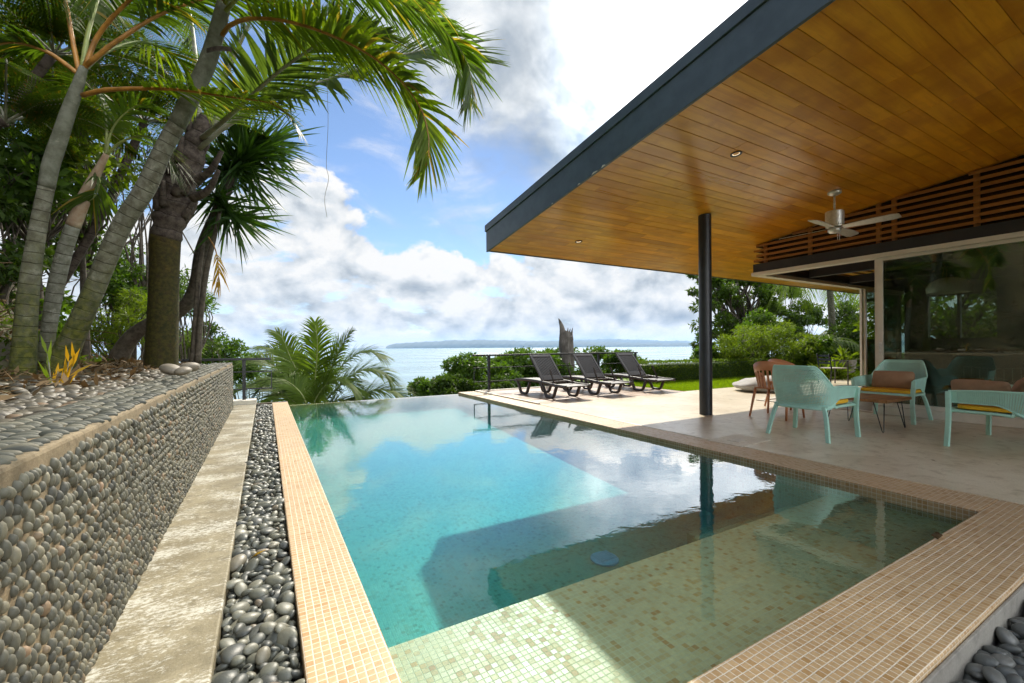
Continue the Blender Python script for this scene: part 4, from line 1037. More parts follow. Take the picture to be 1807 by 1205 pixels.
def seat_cushion(parent_obj, W, D, label):
    o = soft_box('seat_cushion', W - 0.11, D - 0.12, 0.062, M['yellow'], 0.12, None, 0.0, 7.0)
    o.location = Vector(parent_obj.location) + Matrix.Rotation(parent_obj.rotation_euler.z, 3, 'Z') @ Vector((0, -0.015, 0.428)); o.rotation_euler = parent_obj.rotation_euler
    tag(o, label, 'cushion', 'yellow seat cushions'); return o
ac = make_seat(0.70, 'armchair')
ac.location = (5.78, 2.775, 0.001); ac.rotation_euler = (0, 0, math.radians(90 + 1)); tag(ac, 'aqua perforated armchair with its back to the pool', 'armchair', 'aqua garden armchairs')
seat_cushion(ac, 0.70, 0.68, 'yellow seat cushion on the armchair that turns its back to the pool')
ac2 = copy_tree(ac); ac2.location = (7.98, 2.76, 0.001); ac2.rotation_euler = (0, 0, math.radians(-90)); tag(ac2, 'aqua perforated armchair standing close against the glass wall', 'armchair', 'aqua garden armchairs')
seat_cushion(ac2, 0.70, 0.68, 'yellow seat cushion on the armchair against the glass wall')
pillow((8.02, 2.76, 0.57), (0.48, 0.27, 0.17), (math.radians(70), 0, math.radians(-88)), 'brown oblong pillow leaning in the armchair against the glass', 3)
bench = make_seat(1.20, 'garden_bench'); bench.location = (6.93, 1.38, 0.001); bench.rotation_euler = (0, 0, math.radians(178)); tag(bench, 'aqua perforated two seat bench half cut off by the right edge of the photo', 'bench')
seat_cushion(bench, 1.20, 0.68, 'wide yellow seat cushion on the two seat bench')
pillow((6.56, 1.52, 0.575), (0.46, 0.28, 0.14), (math.radians(76), 0.0, math.radians(80)), 'light brown pillow lying low against the arm of the bench', 4)
pillow((6.95, 1.28, 0.60), (0.54, 0.34, 0.16), (math.radians(70), 0.12, math.radians(176)), 'dark brown pillow propped on the backrest of the bench', 5)

# coffee table
tb = empty('coffee_table', (6.92, 2.68, 0.001)); tag(tb, 'low square wooden table with thin black hairpin legs between the aqua seats', 'table')
top = MB()
for i in range(5): top.box(-0.37, -0.37 + i*0.148, 0.375, 0.37, -0.37 + (i+1)*0.148 - 0.002, 0.413)
top.build('table_top', M['tablewood'], tb, False, 0.006)
for sx in (-1, 1):
    for sy in (-1, 1):
        MB().tube([(sx*0.25, sy*0.30, 0.374), (sx*0.315, sy*0.318, 0.02), (sx*0.32, sy*0.312, 0.006), (sx*0.325, sy*0.306, 0.02), (sx*0.33, sy*0.22, 0.374)], 0.0055, 8).build('leg', M['black'], tb, True)

# orange slatted dining chairs
def make_slat_chair():
    t = empty('dining_chair')          # front is -Y
    def half(zf, r):
        a = np.linspace(math.radians(-25), math.radians(205), 30)
        return np.stack([0.27*np.cos(a), 0.03 + 0.25*np.sin(a), zf + 0*a], 1) if r else None
    a = np.linspace(math.radians(-28), math.radians(208), 34)
    hz = lambda q: 0.66 + 0.20*np.clip(np.sin(q), 0, 1)**0.8
    topc = np.stack([0.285*np.cos(a), 0.04 + 0.29*np.sin(a), hz(a)], 1); lowc = np.stack([0.235*np.cos(a), 0.02 + 0.215*np.sin(a), 0.445 + 0*a], 1)
    mb = MB(); n = len(a); V = []
    for k in range(n):
        for f, off in ((1.0, 0.007), (1.0, -0.007), (0.66, -0.007), (0.66, 0.007)):
            p = lowc[k]*(1-f) + topc[k]*f; d = np.array([math.cos(a[k]), math.sin(a[k]), 0]); V.append(p + d*off)
    F = [(i*4+j, i*4+(j+1) % 4, (i+1)*4+(j+1) % 4, (i+1)*4+j) for i in range(n-1) for j in range(4)] + [(3, 2, 1, 0), tuple((n-1)*4+j for j in range(4))]
    mb.add(V, F); mb.build('top_band', M['terracotta'], t, True)
    mb = MB()
    for k in range(1, n-1, 2):
        p, q = lowc[k], lowc[k]*0.33 + topc[k]*0.67; mb.bar(p, q, 0.030, 0.010, up=(math.cos(a[k]), math.sin(a[k]), 0))
    mb.build('back_slats', M['terracotta'], t)
    mb = MB(); mb.box(-0.235, -0.25, 0.43, 0.235, 0.20, 0.452); mb.build('seat', M['terracotta'], t, False, 0.012)
    for sx in (-1, 1):
        for y0, y1 in ((-0.25, -0.22), (0.27, 0.17)):
            mb = MB(); mb.tube([(sx*0.265, y0, 0.0), (sx*0.23, y1, 0.43)], [0.014, 0.021], 10); mb.build('leg', M['terracotta'], t, True)
    return t
dc = make_slat_chair(); dc.location = (6.78, 3.74, 0.001); dc.rotation_euler = (0, 0, math.radians(92)); tag(dc, 'terracotta slatted tub chair beside the black column', 'chair', 'terracotta tub chairs')
dc2 = copy_tree(dc); dc2.location = (7.98, 4.18, 0.001); dc2.rotation_euler = (0, 0, math.radians(75)); tag(dc2, 'terracotta tub chair mostly hidden behind the aqua armchair', 'chair', 'terracotta tub chairs')

# bean bag
bb = soft_box('bean_bag', 1.35, 0.95, 0.42, M['greyfab'], 0.55, None, 0.05, 3.6, 8)
for v in bb.data.vertices:
    if v.co.z < -0.12: v.co.z = -0.12 + (v.co.z + 0.12)*0.1
    v.co.z *= 1.0 + 0.35*(v.co.x/0.7)
bb.location = (10.35, 5.98, 0.125); bb.rotation_euler = (0, 0, math.radians(-35)); tag(bb, 'flat pale grey bean bag lying at the edge of the deck', 'bean bag')

# dark garden dining set in the back with a potted succulent
dt = empty('garden_chair', (13.75, 6.05, 0.001), math.radians(60)); tag(dt, 'dark slat-back garden chair beyond the open glass corner', 'chair')
for sx in (-1, 1):
    MB().tube([(sx*0.24, 0.25, 0.0), (sx*0.24, 0.22, 0.45), (sx*0.23, 0.28, 0.84)], 0.017, 8).build('leg', M['black'], dt, True)
    MB().tube([(sx*0.24, -0.23, 0.0), (sx*0.24, -0.23, 0.64), (sx*0.24, 0.2, 0.66)], 0.016, 8).build('leg', M['black'], dt, True)
MB().box(-0.24, -0.24, 0.43, 0.24, 0.22, 0.455).build('seat', M['greyfab'], dt, False, 0.008)
mb = MB()
for zz in (0.56, 0.66, 0.76): mb.box(-0.225, 0.235, zz, 0.225, 0.255, zz + 0.05)
mb.build('back_slats', M['black'], dt)

# interior chair with grey blanket
ic = empty('wire_chair', (9.6, 2.05, 0.007), math.radians(100)); tag(ic, 'wire lounge chair seen dimly through the glass', 'chair')
for sx in (-1, 1):
    MB().tube([(sx*0.27, -0.25, 0.0), (sx*0.2, -0.05, 0.36)], 0.008, 8).build('leg', M['steel'], ic); MB().tube([(sx*0.27, 0.25, 0.0), (sx*0.2, 0.05, 0.36)], 0.008, 8).build('leg', M['steel'], ic)
mb = MB()
for i in range(9):
    x = -0.32 + i*0.08; mb.tube(cr([(x, -0.32, 0.42), (x, 0, 0.36 + 0.3*x*x), (x, 0.30, 0.48), (x, 0.40, 0.72)], 14), 0.004, 6)
for i in range(9):
    y = -0.32 + i*0.09; z = np.interp(y, [-0.32, 0, 0.30, 0.40], [0.42, 0.36, 0.48, 0.72]); mb.tube([(-0.32, y, z + 0.03), (0, y, z), (0.32, y, z + 0.03)], 0.004, 6)
mb.build('wire_shell', M['steel'], ic)
bl = soft_box('blanket', 0.60, 0.50, 0.12, M['greyfab'], 0.4, None, 0.05, 4, 6); bl.location = (9.6, 2.05, 0.50); tag(bl, 'crumpled grey blanket on the wire chair indoors', 'blanket')

# ------------------------------------------------------------------ VEGETATION
def leaflets(P, n, Lmax, width, a0=62, a1=28, vang=12, droop=0.3, up=(0, 0, 1), t0=0.12, prof=None, seg=4, jitter=0.08, both=(1, 1), taper=0.9):
    """two ranks of strap leaflets along the rachis P"""
    Q = cr(P, 200); T = nrm(np.gradient(Q, axis=0)); up = np.array(up, float)
    B = nrm(np.cross(T, up)); N = nrm(np.cross(B, T))
    V, F = [], []; base = 0
    for sd in (-1, 1):
        if not both[0 if sd < 0 else 1]: continue
        ts = t0 + (1 - t0)*((np.arange(n) + 0.5 + 0.3*(sd > 0))/n); ts = np.clip(ts + rng.normal(0, 0.15/n, n), t0, 0.999)
        i = (ts*199).astype(int); u = (ts - t0)/(1 - t0)
        L = Lmax*(prof(u) if prof else np.clip(np.sin(math.pi*(0.13 + 0.80*u)), 0.05, 1)**0.7)*(1 + rng.normal(0, 0.06, n))
        an = np.radians(a0 + (a1 - a0)*u + rng.normal(0, 60*jitter, n)); va = np.radians(vang + rng.normal(0, 70*jitter, n))
        t, b, m = T[i], B[i]*sd, N[i]
        D = np.cos(an)[:, None]*t + np.sin(an)[:, None]*(np.cos(va)[:, None]*b + np.sin(va)[:, None]*m)
        S = nrm(np.cross(D, m)); p0 = Q[i]; s = np.linspace(0, 1, seg + 1)
        dr = droop*(1 + rng.normal(0, 0.2, n))
        rows = []
        for k, q in enumerate(s):
            c = p0 + D*(L*q)[:, None]; c[:, 2] -= dr*L*q**2.2
            w = width*(0.55 + 0.9*q*(1-q)*1.6)*(1 - taper*q**2.2)*(0.6 + 0.4*L/Lmax)
            rows += [c - S*w[:, None]/2 if np.ndim(w) else c - S*w/2, c + S*w[:, None]/2 if np.ndim(w) else c + S*w/2]
        R = np.stack(rows, 1)      # n, 2(seg+1), 3
        V.append(R.reshape(-1, 3)); k2 = 2*(seg + 1)
        f = np.array([[2*j, 2*j+1, 2*j+3, 2*j+2] for j in range(seg)])
        F.append((f[None] + (np.arange(n)*k2)[:, None, None]).reshape(-1, 4) + base); base += n*k2
    return np.concatenate(V), np.concatenate(F), Q
def frond(P, parent, mat, stalk, n=46, Lmax=0.5, width=0.03, r0=0.02, r1=0.004, name='frond', **kw):
    V, F, Q = leaflets(P, n, Lmax, width, **kw)
    o = np_mesh(name, V, F, mat, parent)
    Qs = Q[::8]; MB().tube(Qs, np.linspace(r0, r1, len(Qs)), 7).build('frond_stalk', stalk, o, True)
    return o
def px(points, d):
    return np.array([atd(p[0], p[1], p[2] if len(p) > 2 else d) for p in points])
def trunk_from(pts, d, n=40, sides=18, wob=0.0):
    """pts: (px, py, width px[, depth])"""
    P = np.array([atd(p[0], p[1], p[3] if len(p) > 3 else d) for p in pts]); R = np.array([p[2]*0.5*(p[3] if len(p) > 3 else d)/FPX*math.cos(math.atan((p[0] - 903.5)/FPX)) for p in pts])
    Q = cr(np.hstack([P, R[:, None]]), n); return Q[:, :3], Q[:, 3]

# --- palm with pale crownshaft at the left edge
DA = 3.9
def world_root(name, p, label, cat, group=None):
    o = empty(name, (0, 0, 0)); tag(o, label, cat, group); return o
pa = world_root('palm_tree', None, 'grey ringed palm at the left edge with orange leaf stalks', 'palm tree', 'palms in the planting bed')
Q, R = trunk_from([(36, 700, 60), (43, 613, 48), (51, 509, 41), (67, 404, 34), (82, 330, 32)], DA); MB().tube(Q, R, 20).build('trunk', M['trunkA'], pa, True)
Q, R = trunk_from([(82, 331, 33), (90, 290, 34), (105, 245, 32), (120, 199, 29), (138, 149, 23), (148, 118, 16)], DA, 24); MB().tube(Q, R, 20).build('crownshaft', M['shaft'], pa, True)
FA = [
    ([(140, 128, 3.9), (128, 70, 3.9), (112, -10, 3.85), (70, -110, 3.8), (0, -160, 3.7)], 0.55, (1, 0, 0.2), M['frond'], M['petiole_o']),
    ([(150, 120, 3.9), (175, 60, 3.9), (235, -5, 3.8), (330, -70, 3.6), (430, -80, 3.5)], 0.55, (0, 0, 1), M['frond'], M['petiole_o']),
    ([(153, 115, 3.9), (210, 70, 3.9), (300, 18, 4.0), (420, -10, 4.1), (540, 30, 4.2)], 0.5, (0, 0, 1), M['frond'], M['petiole_o']),
    ([(146, 168, 3.9), (195, 158, 3.85), (300, 157, 3.8), (400, 170, 3.75), (478, 182, 3.7), (510, 205, 3.7), (528, 232, 3.7)], 0.34, (0, 0, 1), M['frondy'], M['petiole_o']),
    ([(146, 118, 3.9), (155, 60, 4.0), (172, 0, 4.1), (190, -60, 4.3), (230, -110, 4.5)], 0.5, (1, 0, 0.3), M['frond'], M['petiole_g']),
    ([(138, 130, 3.9), (80, 90, 3.8), (10, 75, 3.6), (-70, 110, 3.4)], 0.5, (0, 0, 1), M['frond'], M['petiole_o']),
    ([(148, 122, 3.95), (190, 90, 4.3), (260, 75, 4.8), (330, 120, 5.2), (350, 180, 5.4)], 0.55, (0, 0, 1), M['frondy'], M['petiole_g']),
]
for P, L, up, m1, m2 in FA: frond(px(P, DA), pa, m1, m2, 66, L, 0.036, 0.022, 0.004, up=up, droop=0.35, t0=0.28, vang=10)

# --- slender palm beside it
pb = world_root('palm_tree', None, 'slender pale palm with pinkish crownshaft between two thicker trunks', 'palm tree', 'palms in the planting bed')
Q, R = trunk_from([(74, 668, 40), (83, 603, 30), (98, 509, 33), (115, 440, 31), (129, 398, 29)], 4.35); MB().tube(Q, R, 18).build('trunk', M['trunkB'], pb, True)
Q, R = trunk_from([(129, 399, 30), (142, 365, 29), (158, 330, 24), (176, 295, 16), (188, 272, 12)], 4.35, 20); MB().tube(Q, R, 18).build('crownshaft', M['shaftpink'], pb, True)
for P in ([(186, 278), (195, 235), (215, 205), (245, 185), (275, 190)], [(186, 276), (188, 230), (180, 180), (150, 150), (110, 160)], [(188, 274), (215, 250), (255, 240), (290, 262), (305, 300)], [(186, 276), (170, 300), (176, 320), (168, 345), (150, 360)]):
    frond(px(P, 4.35), pb, M['frond'], M['petiole_g'], 30, 0.36, 0.026, 0.014, 0.003, up=(0.2, 0, 1), droop=0.35, t0=0.3)

# --- thick leaning ringed palm whose big leaves hang over the pool
pc = world_root('palm_tree', None, 'thick leaning ringed palm whose long leaves arch over the pool', 'palm tree', 'palms in the planting bed')
Q, R = trunk_from([(88, 690, 68), (120, 613, 52), (136, 579, 46), (167, 509, 41), (212, 404, 39), (257, 332, 38), (287, 266, 34), (313, 218, 32)], 4.0, 60); MB().tube(Q, R, 24).build('trunk', M['trunkA'], pc, True)
Q, R = trunk_from([(312, 220, 33), (340, 166, 33), (364, 116, 32), (380, 66, 29), (392, 20, 27), (402, -30, 20)], 4.0, 24); MB().tube(Q, R, 22).build('crownshaft', M['shaft'], pc, True)
MB().sweep(cr(px([(366, 90, 3.86), (385, 86, 3.8), (408, 88, 3.78)], 3.8), 8), [(-0.02, -0.008), (0.02, -0.008), (0.012, 0.008), (-0.012, 0.008)]).build('dead_sheath', M['fibre'], pc)
FC = [
    ([(392, 62, 3.95), (405, 45, 3.9), (440, 33, 3.85), (500, 36, 3.8), (575, 58, 3.75), (650, 95, 3.7), (705, 140, 3.65), (742, 190, 3.6), (756, 240, 3.6), (755, 280, 3.6), (742, 312, 3.6)], 0.50, (-0.25, 0.45, 1), M['frondy'], M['petiole_o'], 116, 0.040),
    ([(398, 20, 3.95), (450, -30, 3.85), (560, -45, 3.75), (680, -10, 3.65), (770, 40, 3.6), (820, 100, 3.6), (832, 150, 3.6), (822, 190, 3.6)], 0.48, (-0.3, 0.3, 1), M['frond'], M['petiole_g'], 108, 0.040),
    ([(398, 10, 4.0), (470, -60, 4.1), (590, -70, 4.2), (700, -10, 4.3), (790, 80, 4.3), (830, 180, 4.3)], 0.50, (-0.3, 0.2, 1), M['frond'], M['petiole_g'], 104, 0.038),
    ([(396, 0, 4.0), (370, -90, 4.1), (300, -160, 4.2), (200, -170, 4.3)], 0.55, (0, 0, 1), M['frond'], M['petiole_g'], 44, 0.034),
    ([(397, 5, 3.9), (440, -60, 3.6), (540, -90, 3.2), (680, -40, 2.9), (780, 20, 2.8)], 0.45, (0, 0, 1), M['frondy'], M['petiole_g'], 90, 0.032),
    ([(396, 0, 3.9), (340, -50, 3.5), (240, -60, 3.2), (150, -20, 3.0)], 0.5, (0, 0, 1), M['frond'], M['petiole_o'], 44, 0.034),
]
for P, L, up, m1, m2, n, w in FC: frond(px(P, 4), pc, m1, m2, n, L, w, 0.020, 0.004, up=up, droop=0.28, t0=0.13, vang=6, a0=68, a1=30)
MB().tube(cr(px([(577, 145, 4.4), (579, 215, 4.4), (576, 290, 4.4), (580, 315, 4.4), (573, 350, 4.4), (577, 383, 4.4)], 4.4), 40), 0.0022, 5).build('hanging_strand', M['petiole_y'], pc)

# --- mossy palm with fibrous boots and grey-green leaves
DD = 5.9
pd = world_root('palm_tree', None, 'stout palm with orange mossy trunk and shaggy brown leaf bases', 'palm tree', 'palms in the planting bed')
Q, R = trunk_from([(284, 690, 72), (285, 640, 63), (288, 560, 58), (290, 480, 56), (292, 418, 58)], DD); MB().tube(Q, R, 24).build('trunk', M['mosstrunk'], pd, True)
Q, R = trunk_from([(292, 424, 54), (298, 395, 60), (312, 340, 62), (330, 290, 56), (350, 245, 42), (366, 205, 28)], DD, 30)
mb = MB(); mb.tube(Q, R*(1 + 0.10*np.sin(np.arange(len(Q))*1.7)), 20)
for k in range(26):      # old leaf boots
    i = int(rng.uniform(2, 26)); a = rng.uniform(0, 6.28); t = nrm(Q[i+1] - Q[i]); sdv = nrm(np.cross(t, [0, 1, 0])); u2 = np.cross(t, sdv)
    d = sdv*math.cos(a) + u2*math.sin(a); b0 = Q[i] + d*R[i]*0.8; b1 = Q[i] + d*R[i]*1.18 + t*0.16; b2 = Q[i] + d*(R[i]*1.38) + t*0.32
    mb.tube(cr([b0, b1, b2], 8), np.linspace(0.062, 0.016, 8), 8)
mb.build('fibre_boots', M['fibre'], pd, True)
FD = [
    ([(352, 262, 5.85), (400, 222, 5.8), (483, 176, 5.7), (602, 133, 5.5), (700, 100, 5.3), (790, 85, 5.1), (850, 110, 5.0)], 1.0, (-0.5, -0.6, 0.6), 120),
    ([(372, 225, 5.9), (430, 145, 6.0), (539, 53, 6.1), (650, -20, 6.2), (780, -60, 6.3)], 1.0, (-0.6, -0.4, 0.7), 116),
    ([(362, 215, 5.9), (400, 130, 5.9), (450, 20, 5.9), (520, -120, 5.9)], 0.9, (-1, -0.3, 0.3), 100),
    ([(352, 210, 5.9), (345, 100, 6.2), (330, 0, 6.5), (290, -120, 6.8)], 0.9, (-1, 0.0, 0.2), 100),
    ([(345, 225, 5.9), (300, 140, 6.3), (230, 70, 6.7), (130, 30, 7.0), (20, 50, 7.2)], 0.9, (0, 0, 1), 96),
    ([(355, 245, 5.85), (410, 200, 5.3), (500, 120, 4.9), (600, 60, 4.6), (690, 60, 4.4)], 0.8, (-0.3, 0.2, 1), 96),
]
for P, L, up, n in FD: frond(px(P, DD), pd, M['frondd'], M['petiole_y'], n, L, 0.055, 0.036, 0.006, up=up, droop=0.12, t0=0.2, vang=8, a0=66, a1=32)
# stubs of cut leaves
for P in ([(345, 320, 5.75), (372, 300, 5.7), (392, 266, 5.68)], [(340, 350, 5.7), (368, 335, 5.65), (386, 300, 5.62)]):
    MB().tube(cr(px(P, 5.7), 10), np.linspace(0.06, 0.025, 10), 12).build('cut_stalk', M['fibre'], pd, True)
# hanging dead leaf
frond(px([(368, 418, 6.2), (380, 440, 6.15), (386, 475, 6.1), (384, 512, 6.1)], 6.1), pd, M['goldleaf'], M['petiole_o'], 14, 0.2, 0.025, 0.01, 0.003, name='dead_frond', droop=0.5, t0=0.35, a0=35, a1=20)

# --- yucca behind
yu = world_root('yucca_tree', None, 'dark spiky yucca on a leaning trunk behind the mossy palm', 'yucca')
Q, R = trunk_from([(205, 640, 40), (228, 600, 34), (262, 572, 28), (318, 548, 27), (345, 508, 27), (357, 440, 25), (385, 370, 22), (415, 300, 20)], 7.0); MB().tube(Q, R, 14).build('trunk', M['bark'], yu, True)
for k, P in enumerate(([(340, 640, 13), (345, 560, 10), (351, 480, 10), (358, 430, 9)], [(349, 640, 13), (354, 560, 11), (364, 480, 11), (378, 420, 9), (388, 370, 8)])):
    Q, R = trunk_from(P, 6.6); MB().tube(Q, R, 10).build('stem', M['bark'], yu, True)
def spike_crown(centers, n, L, W, parent, mat, down=0.2, name='blades'):
    Vs, Fs, b = [], [], 0
    for c, axis, m, ll in centers:
        c = np.array(c); axis = nrm(np.array(axis, float))
        d = rand_dirs(m); d = nrm(d + axis*0.55)
        L_ = ll*rng.uniform(0.65, 1.05, m); st = c + axis*rng.uniform(-0.28, 0.28, m)[:, None]
        S = nrm(np.cross(d, rand_dirs(m))); seg = 5; rows = []
        for q in np.linspace(0, 1, seg + 1):
            p = st + d*(L_*q)[:, None]; p[:, 2] -= down*L_*q**2.5
            w = W*(0.5 + 1.8*q*(1 - q) + 0.1)*(1 - q**3); rows += [p - S*w/2, p + S*w/2]
        R = np.stack(rows, 1); k2 = 2*(seg + 1); f = np.array([[2*j, 2*j+1, 2*j+3, 2*j+2] for j in range(seg)])
        Vs.append(R.reshape(-1, 3)); Fs.append((f[None] + (np.arange(m)*k2)[:, None, None]).reshape(-1, 4) + b); b += m*k2
    return np_mesh(name, np.concatenate(Vs), np.concatenate(Fs), mat, parent)
cy = [(atd(418, 290, 7.0), (0.25, -0.1, 0.25), 330, 1.08), (atd(398, 366, 6.8), (0.25, -0.1, -0.3), 150, 0.85), (atd(450, 255, 7.2), (0.4, 0.0, 0.2), 150, 0.95)]
spike_crown(cy, 0, 0, 0.042, yu, M['yucca'], 0.07, 'crown')

# --- coconut palm beyond the infinity edge
cp = world_root('coconut_palm', None, 'young coconut palm with wide glossy leaves rising behind the pool edge', 'palm tree')
c0 = atd(545, 735, 12.6)
Q = cr([c0 - np.array([0.2, 0, 0.3]), c0 - np.array([0.1, 0, -0.2]) - [0, 0, 2.2], c0 - [0, 0, 4.5]], 10)
MB().tube(np.array([c0 + [0, 0, 0.2], c0 - [0.05, 0, 1.5], c0 - [0.15, 0, 5.0]]), [0.14, 0.16, 0.22], 14).build('trunk', M['trunkA'], cp, True)
FCO = [([(545, 735), (535, 680), (512, 630), (500, 600), (487, 585)], 12.6), ([(548, 735), (556, 670), (560, 610), (556, 568)], 12.8), ([(550, 735), (575, 670), (600, 615), (620, 585)], 12.9),
       ([(552, 738), (590, 690), (635, 655), (672, 655), (690, 672)], 12.6), ([(553, 740), (610, 715), (655, 690), (695, 690), (725, 712)], 12.4), ([(548, 740), (575, 720), (600, 705), (640, 720), (665, 750)], 11.9),
       ([(540, 740), (500, 700), (460, 680), (420, 690), (395, 720)], 12.4), ([(542, 740), (505, 670), (462, 635), (425, 640)], 13.2), ([(540, 740), (520, 710), (490, 700), (460, 725), (445, 760)], 11.8),
       ([(548, 738), (560, 700), (585, 672), (612, 672), (635, 695)], 11.7), ([(545, 738), (535, 700), (510, 675), (480, 668), (455, 690)], 12.0), ([(545, 735), (525, 660), (490, 620), (455, 612)], 14.0), ([(550, 735), (590, 660), (640, 620), (680, 630)], 13.8)]
for P, d in FCO:
    PP = px(P, d); frond(PP, cp, M['coco'], M['petiole_g'], 96, 0.98, 0.05, 0.03, 0.006, droop=0.35, t0=0.16, vang=16, a0=58, a1=30, up=(0, -0.35, 1), seg=4)

# --- tree ferns on the bank
def tree_fern(root_px, d, crown, nf, label, length, mat):
    o = world_root('tree_fern', None, label, 'fern', 'tree ferns on the bank')
    c = atd(crown[0], crown[1], d); b = c.copy(); b[2] = hill_h(np.array([c[0] - 1.3]), np.array([c[1] + 0.3]))[0] - 0.3; b[0] -= 1.3; b[1] += 0.3
    MB().tube(cr([b, (b + c)/2 + [0.08, 0, 0], c], 12), np.linspace(0.06, 0.05, 12), 10).build('trunk', M['fibre'], o, True)
    for k in range(nf):
        a = 2*math.pi*k/nf + rng.uniform(-0.25, 0.25); l = length*rng.uniform(0.8, 1.15); h = np.array([math.cos(a), math.sin(a), 0]); rise = rng.uniform(0.2, 0.45)
        P = [c, c + h*l*0.3 + [0, 0, rise*l*0.6], c + h*l*0.65 + [0, 0, rise*l*0.7], c + h*l + [0, 0, rise*l*0.15]]
        # pinnae with pinnules: each pinna is itself a small feather
        Q = cr(P, 34); T = nrm(np.gradient(Q, axis=0)); B = nrm(np.cross(T, [0, 0, 1])); Vs, Fs, bs = [], [], 0
        for i in range(5, 33):
            u = (i - 5)/28; Lp = length*0.30*math.sin(math.pi*(0.16 + 0.8*u))
            for sd in (-1, 1):
                dv = nrm(T[i]*0.45 + B[i]*sd - np.array([0, 0, 0.28])); m = 13
                s = np.linspace(0.06, 1, m); base = Q[i] + dv*(s*Lp)[:, None]; base[:, 2] -= 0.10*Lp*s**2
                for sg in (-1, 1):
                    dd = nrm(dv*0.4 + T[i]*sg*0.9); ll = 0.055*length/1.4*(1.1 - 0.85*s) + 0.008
                    v, f = kites(base, np.tile(dd, (m, 1)), np.tile([0, 0, 1.0], (m, 1)), ll, ll*0.34 + 0.004); Vs.append(v); Fs.append(f + bs); bs += len(v)
        f_ = np_mesh('frond', np.concatenate(Vs), np.concatenate(Fs), mat, o)
        MB().tube(Q[::3], np.linspace(0.012, 0.003, len(Q[::3])), 6).build('frond_stalk', M['petiole_y'], f_)
tree_fern(None, 5.2, (95, 95), 11, 'largest tree fern high above the slender palms', 1.5, M['fern'])
tree_fern(None, 6.4, (255, 215), 10, 'tree fern between the leaning palm and the mossy palm', 1.45, M['fern'])
tree_fern(None, 4.6, (10, 215), 10, 'tree fern at the left edge of the photo above the mossy bank', 1.2, M['fern'])
tree_fern(None, 7.5, (190, 20), 10, 'highest tree fern, half hidden by palm leaves', 1.7, M['fern'])

# --- broadleaf trees and shrubs
def clump_leaves(cl, L, W, up=0.5):
    # leaves thin out and droop towards the rim of every clump
    Cs, Ns = [], []
    for c, r, n in cl:
        c = np.array(c, float); r = np.array(r if np.ndim(r) else (r, r, r), float)
        d = rand_dirs(n); rad = rng.uniform(0.35, 1.0, n)**0.6
        Cs.append(c + d*rad[:, None]*r); Ns.append(d)
    C, N = np.concatenate(Cs), np.concatenate(Ns); n = len(C)
    D = nrm(N*0.7 + rand_dirs(n)*0.8 - np.array([0, 0, 0.25])); NN = nrm(rand_dirs(n)*0.8 + np.array([0, 0, up]) + N*0.4)
    return kites(C, D, NN, L*rng.uniform(0.6, 1.25, n), W*rng.uniform(0.7, 1.2, n))
def tree(name, label, base, cl, tr, L, W, mat, limbs=True, group=None, cat='tree', lean=(0, 0, 0), bark=None, sub=None):
    """cl: list of (centre, radius, leaves)"""
    o = world_root(name, None, label, cat, group)
    base = np.array(base, float); mid = np.mean([c[0] for c in cl], 0); bark = bark or M['bark']
    hub = base*0.45 + mid*0.55 + np.array(lean)
    mb = MB(); mb.tube(cr([base, base*0.6 + hub*0.4 + rng.normal(0, tr, 3)*[1, 1, 0], hub], 14), np.linspace(tr*1.25, tr*0.6, 14), 12)
    mb.build('trunk', bark, o, True)
    if limbs:
        lb = MB()
        for c, r, n in cl:
            c = np.array(c); m = (hub + c)/2 + rng.normal(0, 0.12*np.linalg.norm(c - hub) + 0.01, 3)
            lb.tube(cr([hub - (hub - base)*0.05, m, c], 9), np.linspace(tr*0.42, tr*0.08, 9), 6)
            for q in range(3):
                e = c + rand_dirs(1)[0]*np.mean(r)*0.8; lb.tube(cr([c*0.6 + m*0.4, (c + e)/2 + rng.normal(0, 0.03, 3), e], 6), np.linspace(tr*0.12, tr*0.03, 6), 5)
        lb.build('limbs', bark, o, True)
    V, F = clump_leaves(cl, L, W); np_mesh('crown', V, F, mat, o)
    return o
def blob_clumps(cx, cy, d, w, h, n, leaves, rr=(0.16, 0.34), dd=1.0, shape=None):
    """clumps scattered over an ellipse seen at (cx,cy) px, size w x h px, at depth d"""
    out = []; s = d/FPX
    for k in range(n):
        while True:
            a, b = rng.uniform(-1, 1, 2)
            if a*a + b*b < 1: break
        r = rng.uniform(*rr)*min(w, h)*s
        out.append((atd(cx + a*w/2, cy + b*h/2, d + rng.uniform(-dd, dd)), (r*1.15, r*1.15, r*0.75), leaves//n))
    return out
# trees beyond the railing
RT = 'trees on the slope beyond the railing'
tree('bushy_tree', 'round green tree rising left of the railing over the pool edge', atd(840, 800, 19), blob_clumps(845, 668, 19, 150, 84, 34, 20000, (0.16, 0.28), 1.6), 0.22, 0.17, 0.085, M['leafm'], group=RT)
tree('bushy_tree', 'green tree crown behind the middle of the railing', atd(940, 800, 21), blob_clumps(930, 662, 21, 130, 74, 32, 19000, (0.16, 0.28), 1.6), 0.22, 0.18, 0.09, M['leafm'], group=RT)
tree('bushy_tree', 'dark green tree crown close below the first railing post', atd(830, 800, 16.5), blob_clumps(835, 690, 16.5, 140, 46, 26, 14000, (0.22, 0.36), 1.0), 0.18, 0.15, 0.075, M['leafd'], group=RT)
tree('bushy_tree', 'leafy tree with sparse twigs around the dead stump', atd(1010, 800, 23), blob_clumps(1010, 650, 23, 150, 80, 24, 7000, (0.12, 0.22), 1.6), 0.16, 0.19, 0.095, M['leafm'], group=RT)
tree('bushy_tree', 'small tree showing between the second and third lounger', atd(1095, 760, 21), blob_clumps(1098, 655, 21, 70, 66, 14, 5000, (0.16, 0.28), 1.0), 0.12, 0.18, 0.09, M['leafm'], group=RT)
